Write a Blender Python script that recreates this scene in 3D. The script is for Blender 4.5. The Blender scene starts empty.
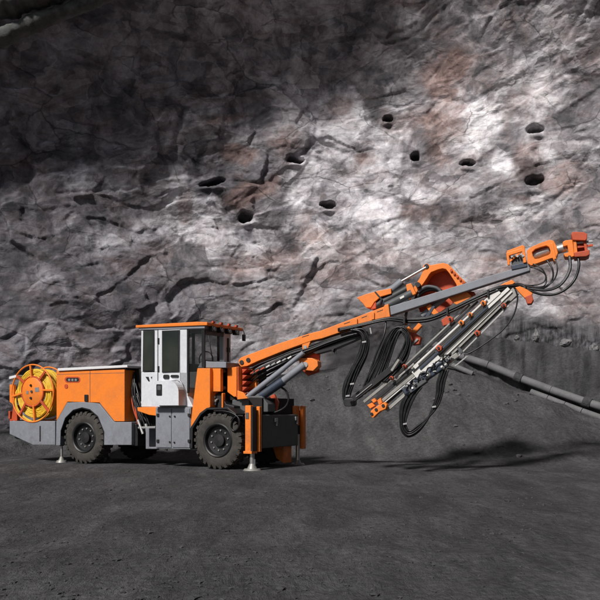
import bpy, bmesh, math, random
import numpy as np
from mathutils import Vector, Matrix
random.seed(7)
R = math.radians
sc = bpy.context.scene
C = sc.collection

# ------------------------------------------------------------------ camera
F, HORZ, H = 800.0, 410.0, 1.18          # focal length in photo pixels, horizon row, eye height
cam = bpy.data.cameras.new('camera'); co = bpy.data.objects.new('camera', cam); C.objects.link(co)
cam.sensor_width = 36; cam.lens = 36*F/600; cam.shift_y = (HORZ-300)/600
cam.clip_start = .1; cam.clip_end = 400
co.location = (0, 0, H); co.rotation_euler = (R(90), 0, 0); sc.camera = co

# ------------------------------------------------------------------ materials
def nodes(name):
    m = bpy.data.materials.new(name); m.use_nodes = True
    n = m.node_tree.nodes; l = m.node_tree.links
    return m, n, l, n['Principled BSDF']
def ramp(n, stops):
    r = n.new('ShaderNodeValToRGB'); e = r.color_ramp.elements
    e[0].position, e[0].color = stops[0][0], (*stops[0][1], 1)
    e[1].position, e[1].color = stops[-1][0], (*stops[-1][1], 1)
    for p, c in stops[1:-1]:
        x = e.new(p); x.color = (*c, 1)
    return r
def noise(n, l, scale, detail=6, rough=.6, vec=None, dist=0):
    t = n.new('ShaderNodeTexNoise'); t.inputs['Scale'].default_value = scale
    t.inputs['Detail'].default_value = detail; t.inputs['Roughness'].default_value = rough
    t.inputs['Distortion'].default_value = dist
    if vec is not None: l.new(vec, t.inputs['Vector'])
    return t
def mix(n, l, fac, a, b, mode='MIX'):
    m = n.new('ShaderNodeMix'); m.data_type = 'RGBA'; m.blend_type = mode
    for sock, v in ((m.inputs[0], fac), (m.inputs[6], a), (m.inputs[7], b)):
        if isinstance(v, (int, float)): sock.default_value = v
        elif isinstance(v, tuple): sock.default_value = (*v, 1)
        else: l.new(v, sock)
    return m.outputs[2]
def paint(name, col, dirt=(.10, .085, .07), amt=.35, rough=.42, metal=0, scale=3.0, bump=.02, coat=0, mud=0):
    """painted or plain metal with dust and scuffs"""
    m, n, l, b = nodes(name)
    tc = n.new('ShaderNodeTexCoord')
    t = noise(n, l, scale, 8, .68, tc.outputs['Object'])
    r = ramp(n, [(.46, (0, 0, 0)), (.75, (amt,)*3)]); l.new(t.outputs[0], r.inputs[0])
    t2 = noise(n, l, scale*9, 5, .7, tc.outputs['Object'])
    r2 = ramp(n, [(.35, (.82,)*3), (.65, (1.0,)*3)]); l.new(t2.outputs[0], r2.inputs[0])
    c = mix(n, l, r.outputs[0], col, dirt)
    c = mix(n, l, .6, c, r2.outputs[0], 'MULTIPLY')
    if mud:
        sx = n.new('ShaderNodeSeparateXYZ'); l.new(tc.outputs['Object'], sx.inputs[0])
        hz = n.new('ShaderNodeMapRange'); hz.inputs[1].default_value = 1.15; hz.inputs[2].default_value = .45; hz.inputs[3].default_value = .04; hz.inputs[4].default_value = 1; l.new(sx.outputs[2], hz.inputs[0])
        tm = noise(n, l, 7, 7, .75, tc.outputs['Object'], .5); mr = ramp(n, [(.42, (0,)*3), (.66, (mud,)*3)]); l.new(tm.outputs[0], mr.inputs[0])
        mm_ = n.new('ShaderNodeMath'); mm_.operation = 'MULTIPLY'; l.new(hz.outputs[0], mm_.inputs[0]); l.new(mr.outputs[0], mm_.inputs[1])
        c = mix(n, l, mm_.outputs[0], c, (.09, .082, .075))
    l.new(c, b.inputs['Base Color'])
    b.inputs['Metallic'].default_value = metal
    rr = n.new('ShaderNodeMapRange'); rr.inputs[3].default_value = rough-.1; rr.inputs[4].default_value = rough+.25
    l.new(t.outputs[0], rr.inputs[0]); l.new(rr.outputs[0], b.inputs['Roughness'])
    b.inputs['Coat Weight'].default_value = coat
    bp = n.new('ShaderNodeBump'); bp.inputs['Strength'].default_value = bump*6; bp.inputs['Distance'].default_value = .01
    l.new(t2.outputs[0], bp.inputs['Height']); l.new(bp.outputs[0], b.inputs['Normal'])
    return m
ORANGE = paint('orange_paint', (.92, .235, .022), (.34, .13, .05), .4, .42, mud=.45)
DEEP_SHADED = paint('deep_and_shaded_orange', (.55, .075, .02), (.12, .05, .03), .5, .5)  # deep orange parts, also painted shade on stepped bracket and knee web
GREY = paint('grey_paint', (.235, .25, .285), (.12, .11, .10), .35, .5, mud=.45)
DGREY = paint('dark_grey_paint', (.085, .09, .096), (.05, .045, .04), .5, .5)
WHITE = paint('white_paint', (.68, .70, .74), (.30, .28, .26), .25, .4, mud=.3)
LID = paint('bright_lid_paint', (.74, .74, .75), (.4, .38, .36), .2, .35)
BLACK = paint('black_steel', (.010, .010, .011), (.04, .036, .033), .35, .42)
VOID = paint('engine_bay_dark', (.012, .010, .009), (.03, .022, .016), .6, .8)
RUBBER = paint('tyre_rubber', (.042, .038, .034), (.115, .10, .085), .7, .85, 0, 5, .05)
HOSE = paint('hose_rubber', (.010, .010, .011), (.05, .05, .05), .3, .3, 0, 12)
STEEL = paint('steel', (.42, .42, .42), (.2, .18, .16), .5, .38, .6)
CHROME = paint('chrome_rod', (.62, .60, .58), (.4, .36, .32), .3, .25, .8)
ALU = paint('aluminium_rail', (.74, .73, .70), (.36, .34, .30), .45, .42, .2, 4)
DALU = paint('dull_aluminium', (.33, .325, .305), (.14, .12, .10), .6, .45, .4, 4)
BLUE = paint('blue_grey_steel', (.045, .06, .09), (.10, .10, .10), .5, .4, .3, 8)
YELLOW = paint('yellow_cable', (.80, .52, .035), (.45, .22, .04), .45, .5, 0, 9)
BEIGE = paint('beige_panel', (.62, .44, .31), (.3, .2, .15), .3, .6)
def glass():
    m, n, l, b = nodes('dark_glass')
    b.inputs['Base Color'].default_value = (.018, .022, .02, 1); b.inputs['Roughness'].default_value = .06
    b.inputs['Alpha'].default_value = .2
    return m
GLASS = glass()

# ------------------------------------------------------------------ numpy noise
def _h(ix, iy, iz, s=0):
    n = (ix.astype(np.int64)*374761393 + iy.astype(np.int64)*668265263 + iz.astype(np.int64)*2147483647*3 + s*1274126177) & 0xffffffff
    n = ((n ^ (n >> 13))*1274126177) & 0xffffffff
    n = ((n ^ (n >> 16))*2246822519) & 0xffffffff
    return ((n ^ (n >> 15)) & 0xffffff)/float(0xffffff)
def vnoise(x, y, s=0):
    ix, iy = np.floor(x), np.floor(y); fx, fy = x-ix, y-iy
    fx = fx*fx*(3-2*fx); fy = fy*fy*(3-2*fy); z = np.zeros_like(ix)
    a, b, c, d = _h(ix, iy, z, s), _h(ix+1, iy, z, s), _h(ix, iy+1, z, s), _h(ix+1, iy+1, z, s)
    return (a*(1-fx)+b*fx)*(1-fy)+(c*(1-fx)+d*fx)*fy - .5
def fbm(x, y, oct=5, s=0, gain=.5):
    o = 0; a = 1
    for i in range(oct):
        o = o + a*vnoise(x*2**i+17.3*i, y*2**i+9.1*i, s+i); a *= gain
    return o
def facets(x, y, s=0, tilt=.5, flat=.5):
    """fractured blocks: every voronoi cell is a tilted plate at its own depth"""
    ix, iy = np.floor(x), np.floor(y)
    best = np.full(x.shape, 1e9); out = np.zeros_like(x); second = np.full(x.shape, 1e9); z = np.zeros_like(ix)
    for dx in (-1, 0, 1):
        for dy in (-1, 0, 1):
            cx, cy = ix+dx, iy+dy
            px, py = cx+_h(cx, cy, z, s), cy+_h(cx, cy, z, s+1)
            d = (x-px)**2+(y-py)**2
            v = (_h(cx, cy, z, s+2)-.5)*flat + tilt*((_h(cx, cy, z, s+3)-.5)*(x-px)*2+(_h(cx, cy, z, s+4)-.5)*(y-py)*2)
            m = d < best
            second = np.where(m, best, np.minimum(second, d))
            out = np.where(m, v, out); best = np.where(m, d, best)
    edge = np.sqrt(second)-np.sqrt(best)
    return out, edge
def sstep(a, b, x):
    t = np.clip((x-a)/(b-a), 0, 1); return t*t*(3-2*t)

# ------------------------------------------------------------------ tagging
def tag(o, label=None, cat=None, group=None, kind=None):
    if label: o['label'] = label
    if cat: o['category'] = cat
    if group: o['group'] = group
    if kind: o['kind'] = kind
    return o
def grid_obj(name, P, mat, attrs=None, smooth=False):
    nu, nv = P.shape[:2]
    me = bpy.data.meshes.new(name)
    idx = np.arange(nu*nv).reshape(nu, nv)
    f = np.stack([idx[:-1, :-1], idx[1:, :-1], idx[1:, 1:], idx[:-1, 1:]], -1).reshape(-1, 4)
    me.vertices.add(nu*nv); me.vertices.foreach_set('co', P.reshape(-1).astype(np.float32))
    me.loops.add(f.size); me.loops.foreach_set('vertex_index', f.reshape(-1).astype(np.int32))
    me.polygons.add(len(f)); me.polygons.foreach_set('loop_start', np.arange(0, f.size, 4, dtype=np.int32))
    me.update(calc_edges=True)
    me.polygons.foreach_set('use_smooth', np.full(len(f), smooth))
    for k, a in (attrs or {}).items():
        at = me.attributes.new(k, 'FLOAT', 'POINT'); at.data.foreach_set('value', a.reshape(-1).astype(np.float32))
    me.materials.append(mat); me.validate()
    o = bpy.data.objects.new(name, me); C.objects.link(o); return o

# ------------------------------------------------------------------ rock face: plan curve with a vaulted profile
plan = [(-27, 13), (-23.5, 17), (-19.5, 20), (-15, 22), (-9.5, 23.6), (-4, 24.7), (1, 25.2), (6, 24.2), (9.5, 22.2), (13, 18.5), (15, 13), (15.6, 6), (15, -1), (12.5, -8), (8, -13), (2, -16)]  # right end runs on unseen behind the camera, extended to cut sky light
def crom(pts, n):
    pts = [np.array(p, float) for p in pts]; out = []
    pts = [2*pts[0]-pts[1]]+pts+[2*pts[-1]-pts[-2]]
    for i in range(1, len(pts)-2):
        a, b, c, d = pts[i-1:i+3]
        for t in np.linspace(0, 1, n, endpoint=False):
            out.append(.5*((2*b)+(-a+c)*t+(2*a-5*b+4*c-d)*t*t+(-a+3*b-3*c+d)*t**3))
    out.append(pts[-2]); return np.array(out)
pl = crom(plan, 40)
seg = np.r_[0, np.cumsum(np.linalg.norm(np.diff(pl, axis=0), axis=1))]
def planat(s): return np.stack([np.interp(s, seg, pl[:, 0]), np.interp(s, seg, pl[:, 1])], -1)
_x = planat(np.linspace(0, seg[-1], 2000)); _w = np.where((_x[:, 0] > -11) & (_x[:, 0] < 11.5), 1, .28); _c = np.r_[0, np.cumsum(_w[1:])]
NU = 1300
su = np.interp(np.linspace(0, _c[-1], NU), _c, np.linspace(0, seg[-1], 2000))
XY = planat(su)
T = np.gradient(XY, su, axis=0); T /= np.linalg.norm(T, axis=1)[:, None]
NRM = np.stack([T[:, 1], -T[:, 0]], -1)          # points into the chamber
def basez(x): return np.interp(x, [-20, -12, -9, -5, 0, 4, 6.5, 8.8, 12, 20], [.1, .2, .45, 1.3, 2.3, 2.8, 1.95, .72, .4, .2])
def vault_start(x): return np.interp(x, [-27, -18, -9, -4.5, 0, 4, 9, 16], [5.0, 5.3, 6.6, 9.2, 11.5, 11.7, 10.0, 7.4])
NV = 560
sv = np.r_[np.linspace(0, 17, 520), np.linspace(17, 31, 41)[1:]]  # last stretch overhead is out of view, lengthened to block sky light
A0 = vault_start(XY[:, 0])[:, None]
AM = np.radians(np.interp(XY[:, 0], [-20, -13, -9, -4, 0, 4, 9, 14], [25, 28, 32, 39, 43, 44, 45, 44]))[:, None]
ang = R(-6)*(1-sstep(A0-4, A0, sv[None])) + AM*sstep(A0, A0+6.5, sv[None])
ds = np.gradient(sv)[None]
Z = np.cumsum(np.cos(ang)*ds, 1) - 1.6
IN = np.cumsum(np.sin(ang)*ds, 1)
U = np.repeat(su[:, None], NV, 1)-23.0; V = Z.copy()
ca, sa = math.cos(R(-14)), math.sin(R(-14))
wx = fbm(U*.45, V*.45, 4, 5)*.75; wy = fbm(U*.45+40, V*.45, 4, 15)*.55
a = (U*ca-V*sa)+wx; b_ = (U*sa+V*ca)+wy
d = fbm(a*.16, b_*.22, 3, 2)*1.1
leftw = 1-sstep(-2, 5, XY[:, 0])[:, None]*.45
def soft(m, k=1):
    for _ in range(k):
        p = np.pad(m, 1, mode='edge'); m = (p[:-2, 1:-1]+p[2:, 1:-1]+p[1:-1, :-2]+p[1:-1, 2:]+2*p[1:-1, 1:-1])/6
    return m
f1, e1 = facets(a*.26, b_*.52, 11, .9, .9); d += soft(f1, 3)*.19*leftw
f2, e2 = facets(a*.75+3, b_*1.35, 21, .9, .9); d += soft(f2, 1)*.12*leftw
f3, e3 = facets(a*1.9+7, b_*3.2, 31, .9, .8); d += soft(f3, 1)*.035
f4, e4 = facets(a*4.6+1, b_*6.5, 41, .8, .8); d += soft(f4, 1)*.02
d += fbm(a*2, b_*3, 5, 61)*.035
d -= .08*soft((1-sstep(0, .07, e1))*sstep(-.05, .1, fbm(a*.7, b_*.7, 3, 77)), 2)*leftw
lower = 1-sstep(.2, 2.2, Z-basez(XY[:, 0])[:, None])
IN += .35*lower*sstep(3, 6, XY[:, 0])[:, None]*0
X3 = XY[:, 0][:, None]+NRM[:, 0][:, None]*(IN+d); Y3 = XY[:, 1][:, None]+NRM[:, 1][:, None]*(IN+d)
PX = 300+F*X3/np.maximum(Y3, 1); PY = HORZ-F*(Z-H)/np.maximum(Y3, 1)
vis = (Y3 > 12)
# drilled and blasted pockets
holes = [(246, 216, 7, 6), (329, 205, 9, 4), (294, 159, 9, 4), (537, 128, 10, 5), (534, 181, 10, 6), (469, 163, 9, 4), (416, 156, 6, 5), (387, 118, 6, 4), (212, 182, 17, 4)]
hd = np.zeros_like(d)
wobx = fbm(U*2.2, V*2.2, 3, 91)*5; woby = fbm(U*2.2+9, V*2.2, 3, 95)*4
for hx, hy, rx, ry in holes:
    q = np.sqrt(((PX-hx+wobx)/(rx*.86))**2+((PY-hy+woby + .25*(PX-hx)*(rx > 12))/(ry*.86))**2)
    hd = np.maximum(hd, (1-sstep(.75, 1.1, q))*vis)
    lip = (1-sstep(0, 1, np.sqrt(((PX-hx)/(rx*1.2))**2+((PY-hy-ry*1.6)/(ry*.9))**2)))*vis   # lip of rock below the pocket
    X3 += NRM[:, 0][:, None]*lip*.14; Y3 += NRM[:, 1][:, None]*lip*.14
X3 -= NRM[:, 0][:, None]*hd*.5; Y3 -= NRM[:, 1][:, None]*hd*.5
# mineral stains where the rock has them
def blob(cx, cy, rx, ry, rot=0, seed=0):
    c, s = math.cos(R(rot)), math.sin(R(rot)); x = PX-cx; y = PY-cy
    q = np.sqrt(((x*c+y*s)/rx)**2+((-x*s+y*c)/ry)**2)
    q = q + fbm(U*.9+seed, V*.9, 5, 100+seed, .6)*1.0
    return (1-sstep(.45, 1.15, q))*vis
brown = np.zeros_like(d)
for i, (cx, cy, rx, ry, ro, k) in enumerate([(255, 190, 34, 12, -25, 1.), (243, 153, 22, 10, 10, .95), (282, 142, 22, 16, 0, .6), (222, 120, 26, 5, -10, .75), (446, 100, 22, 50, 0, .8), (436, 145, 14, 22, 0, .6),
        (305, 232, 22, 18, 0, .65), (350, 255, 60, 28, 0, .4), (420, 215, 26, 14, 0, .55), (268, 262, 40, 22, 0, .45), (565, 175, 26, 20, 0, .65), (530, 160, 18, 16, 0, .45), (363, 158, 12, 6, 0, .6), (185, 208, 8, 24, 0, .6), (120, 205, 18, 8, -10, .5), (520, 200, 20, 8, 0, .6), (340, 105, 12, 8, 0, .5), (150, 255, 40, 12, -15, .3), (500, 270, 40, 16, 0, .3)]):
    brown = np.maximum(brown, k*blob(cx, cy, rx, ry, ro, i*3))
white = np.zeros_like(d)
for i, (cx, cy, rx, ry, ro, k) in enumerate([(330, 150, 34, 70, 0, .95), (350, 205, 50, 45, 0, .8), (205, 218, 32, 22, 0, .9), (310, 200, 24, 40, 0, .8), (385, 150, 30, 50, 0, .65), (240, 235, 40, 20, 0, .7), (480, 120, 26, 36, 20, .8), (478, 110, 10, 20, 20, .9), (470, 140, 24, 18, -20, .9),
        (508, 162, 18, 12, 0, .95), (545, 100, 36, 30, 0, .5), (175, 195, 10, 26, 10, .8), (150, 228, 30, 12, -15, .5), (110, 185, 50, 22, -12, .45), (420, 190, 22, 18, 0, .6), (535, 200, 8, 14, 0, .9), (520, 212, 20, 12, 0, .5), (380, 235, 50, 30, 0, .5), (300, 110, 30, 30, 0, .5), (540, 155, 12, 8, 0, .6), (105, 240, 40, 22, 0, .3)]):
    white = np.maximum(white, k*blob(cx, cy, rx, ry, ro, 200+i*3))
rim_py = np.interp(PX, [400, 450, 480, 600, 700], [322, 330, 335, 352, 368])
seep = sstep(460, 520, PX+wobx)*(sstep(-34, -14, PY-rim_py+woby*1.2))*vis
left_shade = (1-sstep(-6, 1.5, XY[:, 0][:, None]+fbm(U*.3, V*.3, 5, 161)*7-(Z-6)*.2))  # mask for dimmer light to the left and top, put into the colour
dust = (1-sstep(-.2, 2.4, Z-basez(XY[:, 0])[:, None]+fbm(U*.5, V*.5, 5, 141)*1.5))*sstep(-3, 2, XY[:, 0])[:, None]
P3 = np.stack([X3, Y3, Z], -1)

def plates(n, l, vec, scale, seed, step=.5):
    """fractured slabs: per cell a tilted plate; returns height and a random tone"""
    ad = n.new('ShaderNodeVectorMath'); ad.operation = 'ADD'; l.new(vec, ad.inputs[0]); ad.inputs[1].default_value = (seed*3.7, seed*1.3, seed*5.1)
    sc_ = n.new('ShaderNodeVectorMath'); sc_.operation = 'SCALE'; l.new(ad.outputs[0], sc_.inputs[0]); sc_.inputs['Scale'].default_value = scale
    vo = n.new('ShaderNodeTexVoronoi'); vo.inputs['Scale'].default_value = 1; l.new(sc_.outputs[0], vo.inputs['Vector'])
    df = n.new('ShaderNodeVectorMath'); df.operation = 'SUBTRACT'; l.new(sc_.outputs[0], df.inputs[0]); l.new(vo.outputs['Position'], df.inputs[1])
    cc = n.new('ShaderNodeVectorMath'); cc.operation = 'SUBTRACT'; l.new(vo.outputs['Color'], cc.inputs[0]); cc.inputs[1].default_value = (.5, .5, .5)
    dt = n.new('ShaderNodeVectorMath'); dt.operation = 'DOT_PRODUCT'; l.new(df.outputs[0], dt.inputs[0]); l.new(cc.outputs[0], dt.inputs[1])
    sp = n.new('ShaderNodeSeparateColor'); l.new(vo.outputs['Color'], sp.inputs[0])
    ma = n.new('ShaderNodeMath'); ma.operation = 'MULTIPLY_ADD'; l.new(sp.outputs[1], ma.inputs[0]); ma.inputs[1].default_value = step; l.new(dt.outputs['Value'], ma.inputs[2])
    return ma.outputs[0], sp.outputs[2]
def mth(n, l, op, a, b=0, c=0, clamp=False):
    m = n.new('ShaderNodeMath'); m.operation = op; m.use_clamp = clamp
    for k, v in enumerate((a, b, c)):
        if isinstance(v, (int, float)): m.inputs[k].default_value = v
        else: l.new(v, m.inputs[k])
    return m.outputs[0]
def rock_material():
    m, n, l, b = nodes('fractured_rock')
    tc = n.new('ShaderNodeTexCoord'); P = tc.outputs['Object']
    mp = n.new('ShaderNodeMapping'); mp.inputs['Rotation'].default_value = (0, R(16), 0); mp.inputs['Scale'].default_value = (.75, 1, 1.3); l.new(P, mp.inputs[0])
    wn = noise(n, l, .8, 4, .52, mp.outputs[0]); w1 = n.new('ShaderNodeVectorMath'); w1.operation = 'MULTIPLY_ADD'
    l.new(wn.outputs['Color'], w1.inputs[0]); w1.inputs[1].default_value = (.75, .75, .75); l.new(mp.outputs[0], w1.inputs[2]); v = w1.outputs[0]
    hA, tA = plates(n, l, v, .6, 1); hB, tB = plates(n, l, v, 1.45, 2); hC, tC = plates(n, l, v, 3.7, 3, .35)
    def attr(k):
        a = n.new('ShaderNodeAttribute'); a.attribute_name = k; return a.outputs['Fac']
    t1 = noise(n, l, 1.0, 7, .66, P, .5).outputs[0]
    # tone = cloudy noise pushed about by the slabs
    tone = mth(n, l, 'MULTIPLY_ADD', mth(n, l, 'SUBTRACT', tA, .5), .15, t1)
    tone = mth(n, l, 'MULTIPLY_ADD', mth(n, l, 'SUBTRACT', tB, .5), .17, tone)
    tone = mth(n, l, 'MULTIPLY_ADD', mth(n, l, 'SUBTRACT', tC, .5), .13, tone)
    base = ramp(n, [(.28, (.07, .07, .077)), (.44, (.18, .168, .182)), (.57, (.30, .28, .298)), (.72, (.50, .485, .52))]); l.new(tone, base.inputs[0])
    wc = ramp(n, [(.26, (.30, .29, .315)), (.40, (.60, .575, .615)), (.53, (.82, .80, .84)), (.7, (.90, .885, .91))]); l.new(tone, wc.inputs[0])
    cr = attr('crust')
    wf = mth(n, l, 'ADD', cr, mth(n, l, 'MULTIPLY_ADD', tone, 1.9, -.78), 0, True)
    gate = n.new('ShaderNodeMapRange'); gate.inputs[2].default_value = .3; gate.inputs[3].default_value = .4; l.new(cr, gate.inputs[0])
    c = mix(n, l, mth(n, l, 'MULTIPLY', wf, gate.outputs[0]), base.outputs[0], wc.outputs[0])
    t3 = noise(n, l, .9, 7, .72, v, .5).outputs[0]
    bc = ramp(n, [(.34, (.14, .09, .08)), (.5, (.32, .215, .195)), (.64, (.50, .40, .39))]); l.new(tone, bc.inputs[0])
    bf = mth(n, l, 'MULTIPLY', mth(n, l, 'ADD', attr('stain'), mth(n, l, 'MULTIPLY_ADD', t3, 2.6, -1.2, True), 0, True), .85)
    c = mix(n, l, bf, c, bc.outputs[0])
    fine = ramp(n, [(.34, (.55,)*3), (.5, (.95,)*3), (.66, (1.15,)*3)]); tf = noise(n, l, 7, 6, .75, P).outputs[0]; l.new(tf, fine.inputs[0])
    c = mix(n, l, .55, c, fine.outputs[0], 'MULTIPLY')
    for sc_, wd, g0 in ((.6, .016, .50), (1.45, .02, .56)):
        ad = n.new('ShaderNodeVectorMath'); ad.operation = 'ADD'; l.new(v, ad.inputs[0]); sd_ = {.6: 1, 1.45: 2, 3.7: 3}[sc_]; ad.inputs[1].default_value = (sd_*3.7, sd_*1.3, sd_*5.1)
        ve = n.new('ShaderNodeTexVoronoi'); ve.feature = 'DISTANCE_TO_EDGE'; ve.inputs['Scale'].default_value = sc_; l.new(ad.outputs[0], ve.inputs['Vector'])
        ce = ramp(n, [(0, (.38,)*3), (wd, (1,)*3)]); l.new(ve.outputs[0], ce.inputs[0])
        ge = ramp(n, [(g0, (0,)*3), (g0+.09, (1,)*3)]); l.new(wn.outputs[0] if sc_ < 1 else t1, ge.inputs[0])
        c = mix(n, l, ge.outputs[0], c, mix(n, l, 1.0, c, ce.outputs[0], 'MULTIPLY'))
    # dark weathered seams lying along the bedding
    ms2 = n.new('ShaderNodeMapping'); ms2.inputs['Scale'].default_value = (.5, 1, 2.4); l.new(v, ms2.inputs[0])
    sr2 = ramp(n, [(.36, (.30,)*3), (.44, (1,)*3)]); l.new(noise(n, l, 1.0, 7, .7, ms2.outputs[0], .6).outputs[0], sr2.inputs[0])
    c = mix(n, l, .6, c, sr2.outputs[0], 'MULTIPLY')
    ms = n.new('ShaderNodeMapping'); ms.inputs['Scale'].default_value = (3.5, 3.5, .35); l.new(P, ms.inputs[0])
    sr = ramp(n, [(.40, (.016, .016, .018)), (.68, (.12, .12, .13))]); l.new(noise(n, l, 2.4, 5, .65, ms.outputs[0]).outputs[0], sr.inputs[0])
    c = mix(n, l, attr('left_shade'), c, mix(n, l, 1.0, c, (.60, .61, .64), 'MULTIPLY'))  # same rock darkened on the left, painted shade
    df = ramp(n, [(.35, (.042, .042, .044)), (.65, (.105, .104, .110))]); l.new(t1, df.inputs[0])
    c = mix(n, l, attr('dust'), c, df.outputs[0])
    c = mix(n, l, attr('seep'), c, sr.outputs[0])
    c = mix(n, l, attr('pocket'), c, (.03, .03, .032))  # recesses coloured near black, their shade painted in
    l.new(c, b.inputs['Base Color']); b.inputs['Roughness'].default_value = .8; b.inputs['Specular IOR Level'].default_value = .35
    h = mth(n, l, 'MULTIPLY_ADD', hB, .5, hA); h = mth(n, l, 'MULTIPLY_ADD', hC, .26, h)
    h = mth(n, l, 'MULTIPLY_ADD', t1, .13, h); h = mth(n, l, 'MULTIPLY_ADD', tf, .04, h)
    k = mth(n, l, 'SUBTRACT', 1, mth(n, l, 'MULTIPLY', attr('dust'), .75))
    bp = n.new('ShaderNodeBump'); bp.inputs['Distance'].default_value = .42; l.new(k, bp.inputs['Strength']); l.new(h, bp.inputs['Height'])
    l.new(bp.outputs[0], b.inputs['Normal'])
    return m
ROCK = rock_material()
o = grid_obj('rock_face', P3, ROCK, {'stain': brown, 'crust': white, 'seep': seep, 'pocket': hd*.8, 'dust': dust, 'left_shade': left_shade}, smooth=True); tag(o, kind='structure')

# ------------------------------------------------------------------ ground
plx, ply = pl[:, 0], pl[:, 1]
def wall_dist(x, y):
    best = np.full(x.shape, 1e9)
    for i in range(0, len(pl), 3):
        best = np.minimum(best, (x-plx[i])**2+(y-ply[i])**2)
    return np.sqrt(best)
def ground_z(x, y, fine=True):
    dw = wall_dist(x, y)
    w = np.interp(x, [-9, -5, 0, 3, 6, 9], [3.0, 3.2, 4.6, 6.5, 7.5, 6.0])
    yy = np.clip(1-(dw-.4)/w, 0, 1.2)
    z = basez(x)*np.where(yy < 1, yy*yy*(2.2-1.2*yy), 1)*sstep(9, 16, y)
    if fine:
        k = sstep(0, .5, yy)
        z = z + fbm(x*.35, y*.35, 4, 301)*(.05+.22*k) + fbm(x*1.6+.6*y, y*1.9, 4, 311)*(.035+.10*k)
        dl = np.abs((x+7.9)-(y-20.5)*.25)      # low berm beside the rear of the machine
        z = z + .22*np.exp(-(dl/.35)**2)*sstep(15, 18, y)*(1-sstep(21.5, 23, y))
    return z
def axis(lo, hi, dens):                       # denser where the camera looks
    out = [lo]
    while out[-1] < hi: out.append(out[-1]+dens(out[-1]))
    return np.array(out)
gx = axis(-120, 120, lambda x: .07 if -9.5 < x < 10.5 else min(6, .07+.12*max(abs(x)-10, 0)+.05))
gy = axis(-110, 60, lambda y: .055 if 3 < y < 10 else (.07 if 10 <= y < 26 else (6 if y > 26 else min(6, .08+.12*abs(3-y)))))
GX, GY = np.meshgrid(gx, gy, indexing='ij')
flat = ((np.abs(GX) < 16) & (GY > -6) & (GY < 27))
GZ = ground_z(GX, GY)
GZ = np.where(flat, GZ, np.where(GY < 27, GZ*.3, 0))
# keep the pad under the machine level
rx, ry = -3.0, 17.6
cx, sx = math.cos(R(28)), math.sin(R(28))
lx = (GX-rx)*cx-(GY-ry)*sx; ly = (GX-rx)*sx+(GY-ry)*cx
pad = (1-sstep(3.6, 5.0, np.abs(lx)))*(1-sstep(1.2, 2.1, np.abs(ly)))
GZ = GZ*(1-pad) + pad*fbm(GX*1.2, GY*1.2, 3, 333)*.012
def ground_material():
    m, n, l, b = nodes('mine_floor')
    tc = n.new('ShaderNodeTexCoord'); v = tc.outputs['Object']
    mp = n.new('ShaderNodeMapping'); mp.inputs['Rotation'].default_value = (0, 0, R(24)); mp.inputs['Scale'].default_value = (1.5, .55, 1); l.new(v, mp.inputs[0])
    t = noise(n, l, .9, 7, .68, mp.outputs[0], .6).outputs[0]
    r = ramp(n, [(.30, (.048, .048, .049)), (.5, (.082, .082, .084)), (.68, (.125, .125, .127))]); l.new(t, r.inputs[0])
    t2 = noise(n, l, 13, 6, .8, v).outputs[0]; r2 = ramp(n, [(.32, (.5,)*3), (.5, (.95,)*3), (.68, (1.5,)*3)]); l.new(t2, r2.inputs[0])
    c = mix(n, l, .9, r.outputs[0], r2.outputs[0], 'MULTIPLY')
    l.new(c, b.inputs['Base Color']); b.inputs['Roughness'].default_value = .9; b.inputs['Specular IOR Level'].default_value = .2
    t3 = noise(n, l, 3.2, 7, .72, mp.outputs[0], .3).outputs[0]
    h = mth(n, l, 'MULTIPLY_ADD', t2, .28, t3)
    bp = n.new('ShaderNodeBump'); bp.inputs['Strength'].default_value = .9; bp.inputs['Distance'].default_value = .13; l.new(h, bp.inputs['Height']); l.new(bp.outputs[0], b.inputs['Normal'])
    return m
FLOOR = ground_material()
tag(grid_obj('ground', np.stack([GX, GY, GZ], -1), FLOOR, smooth=True), kind='structure')

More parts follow.
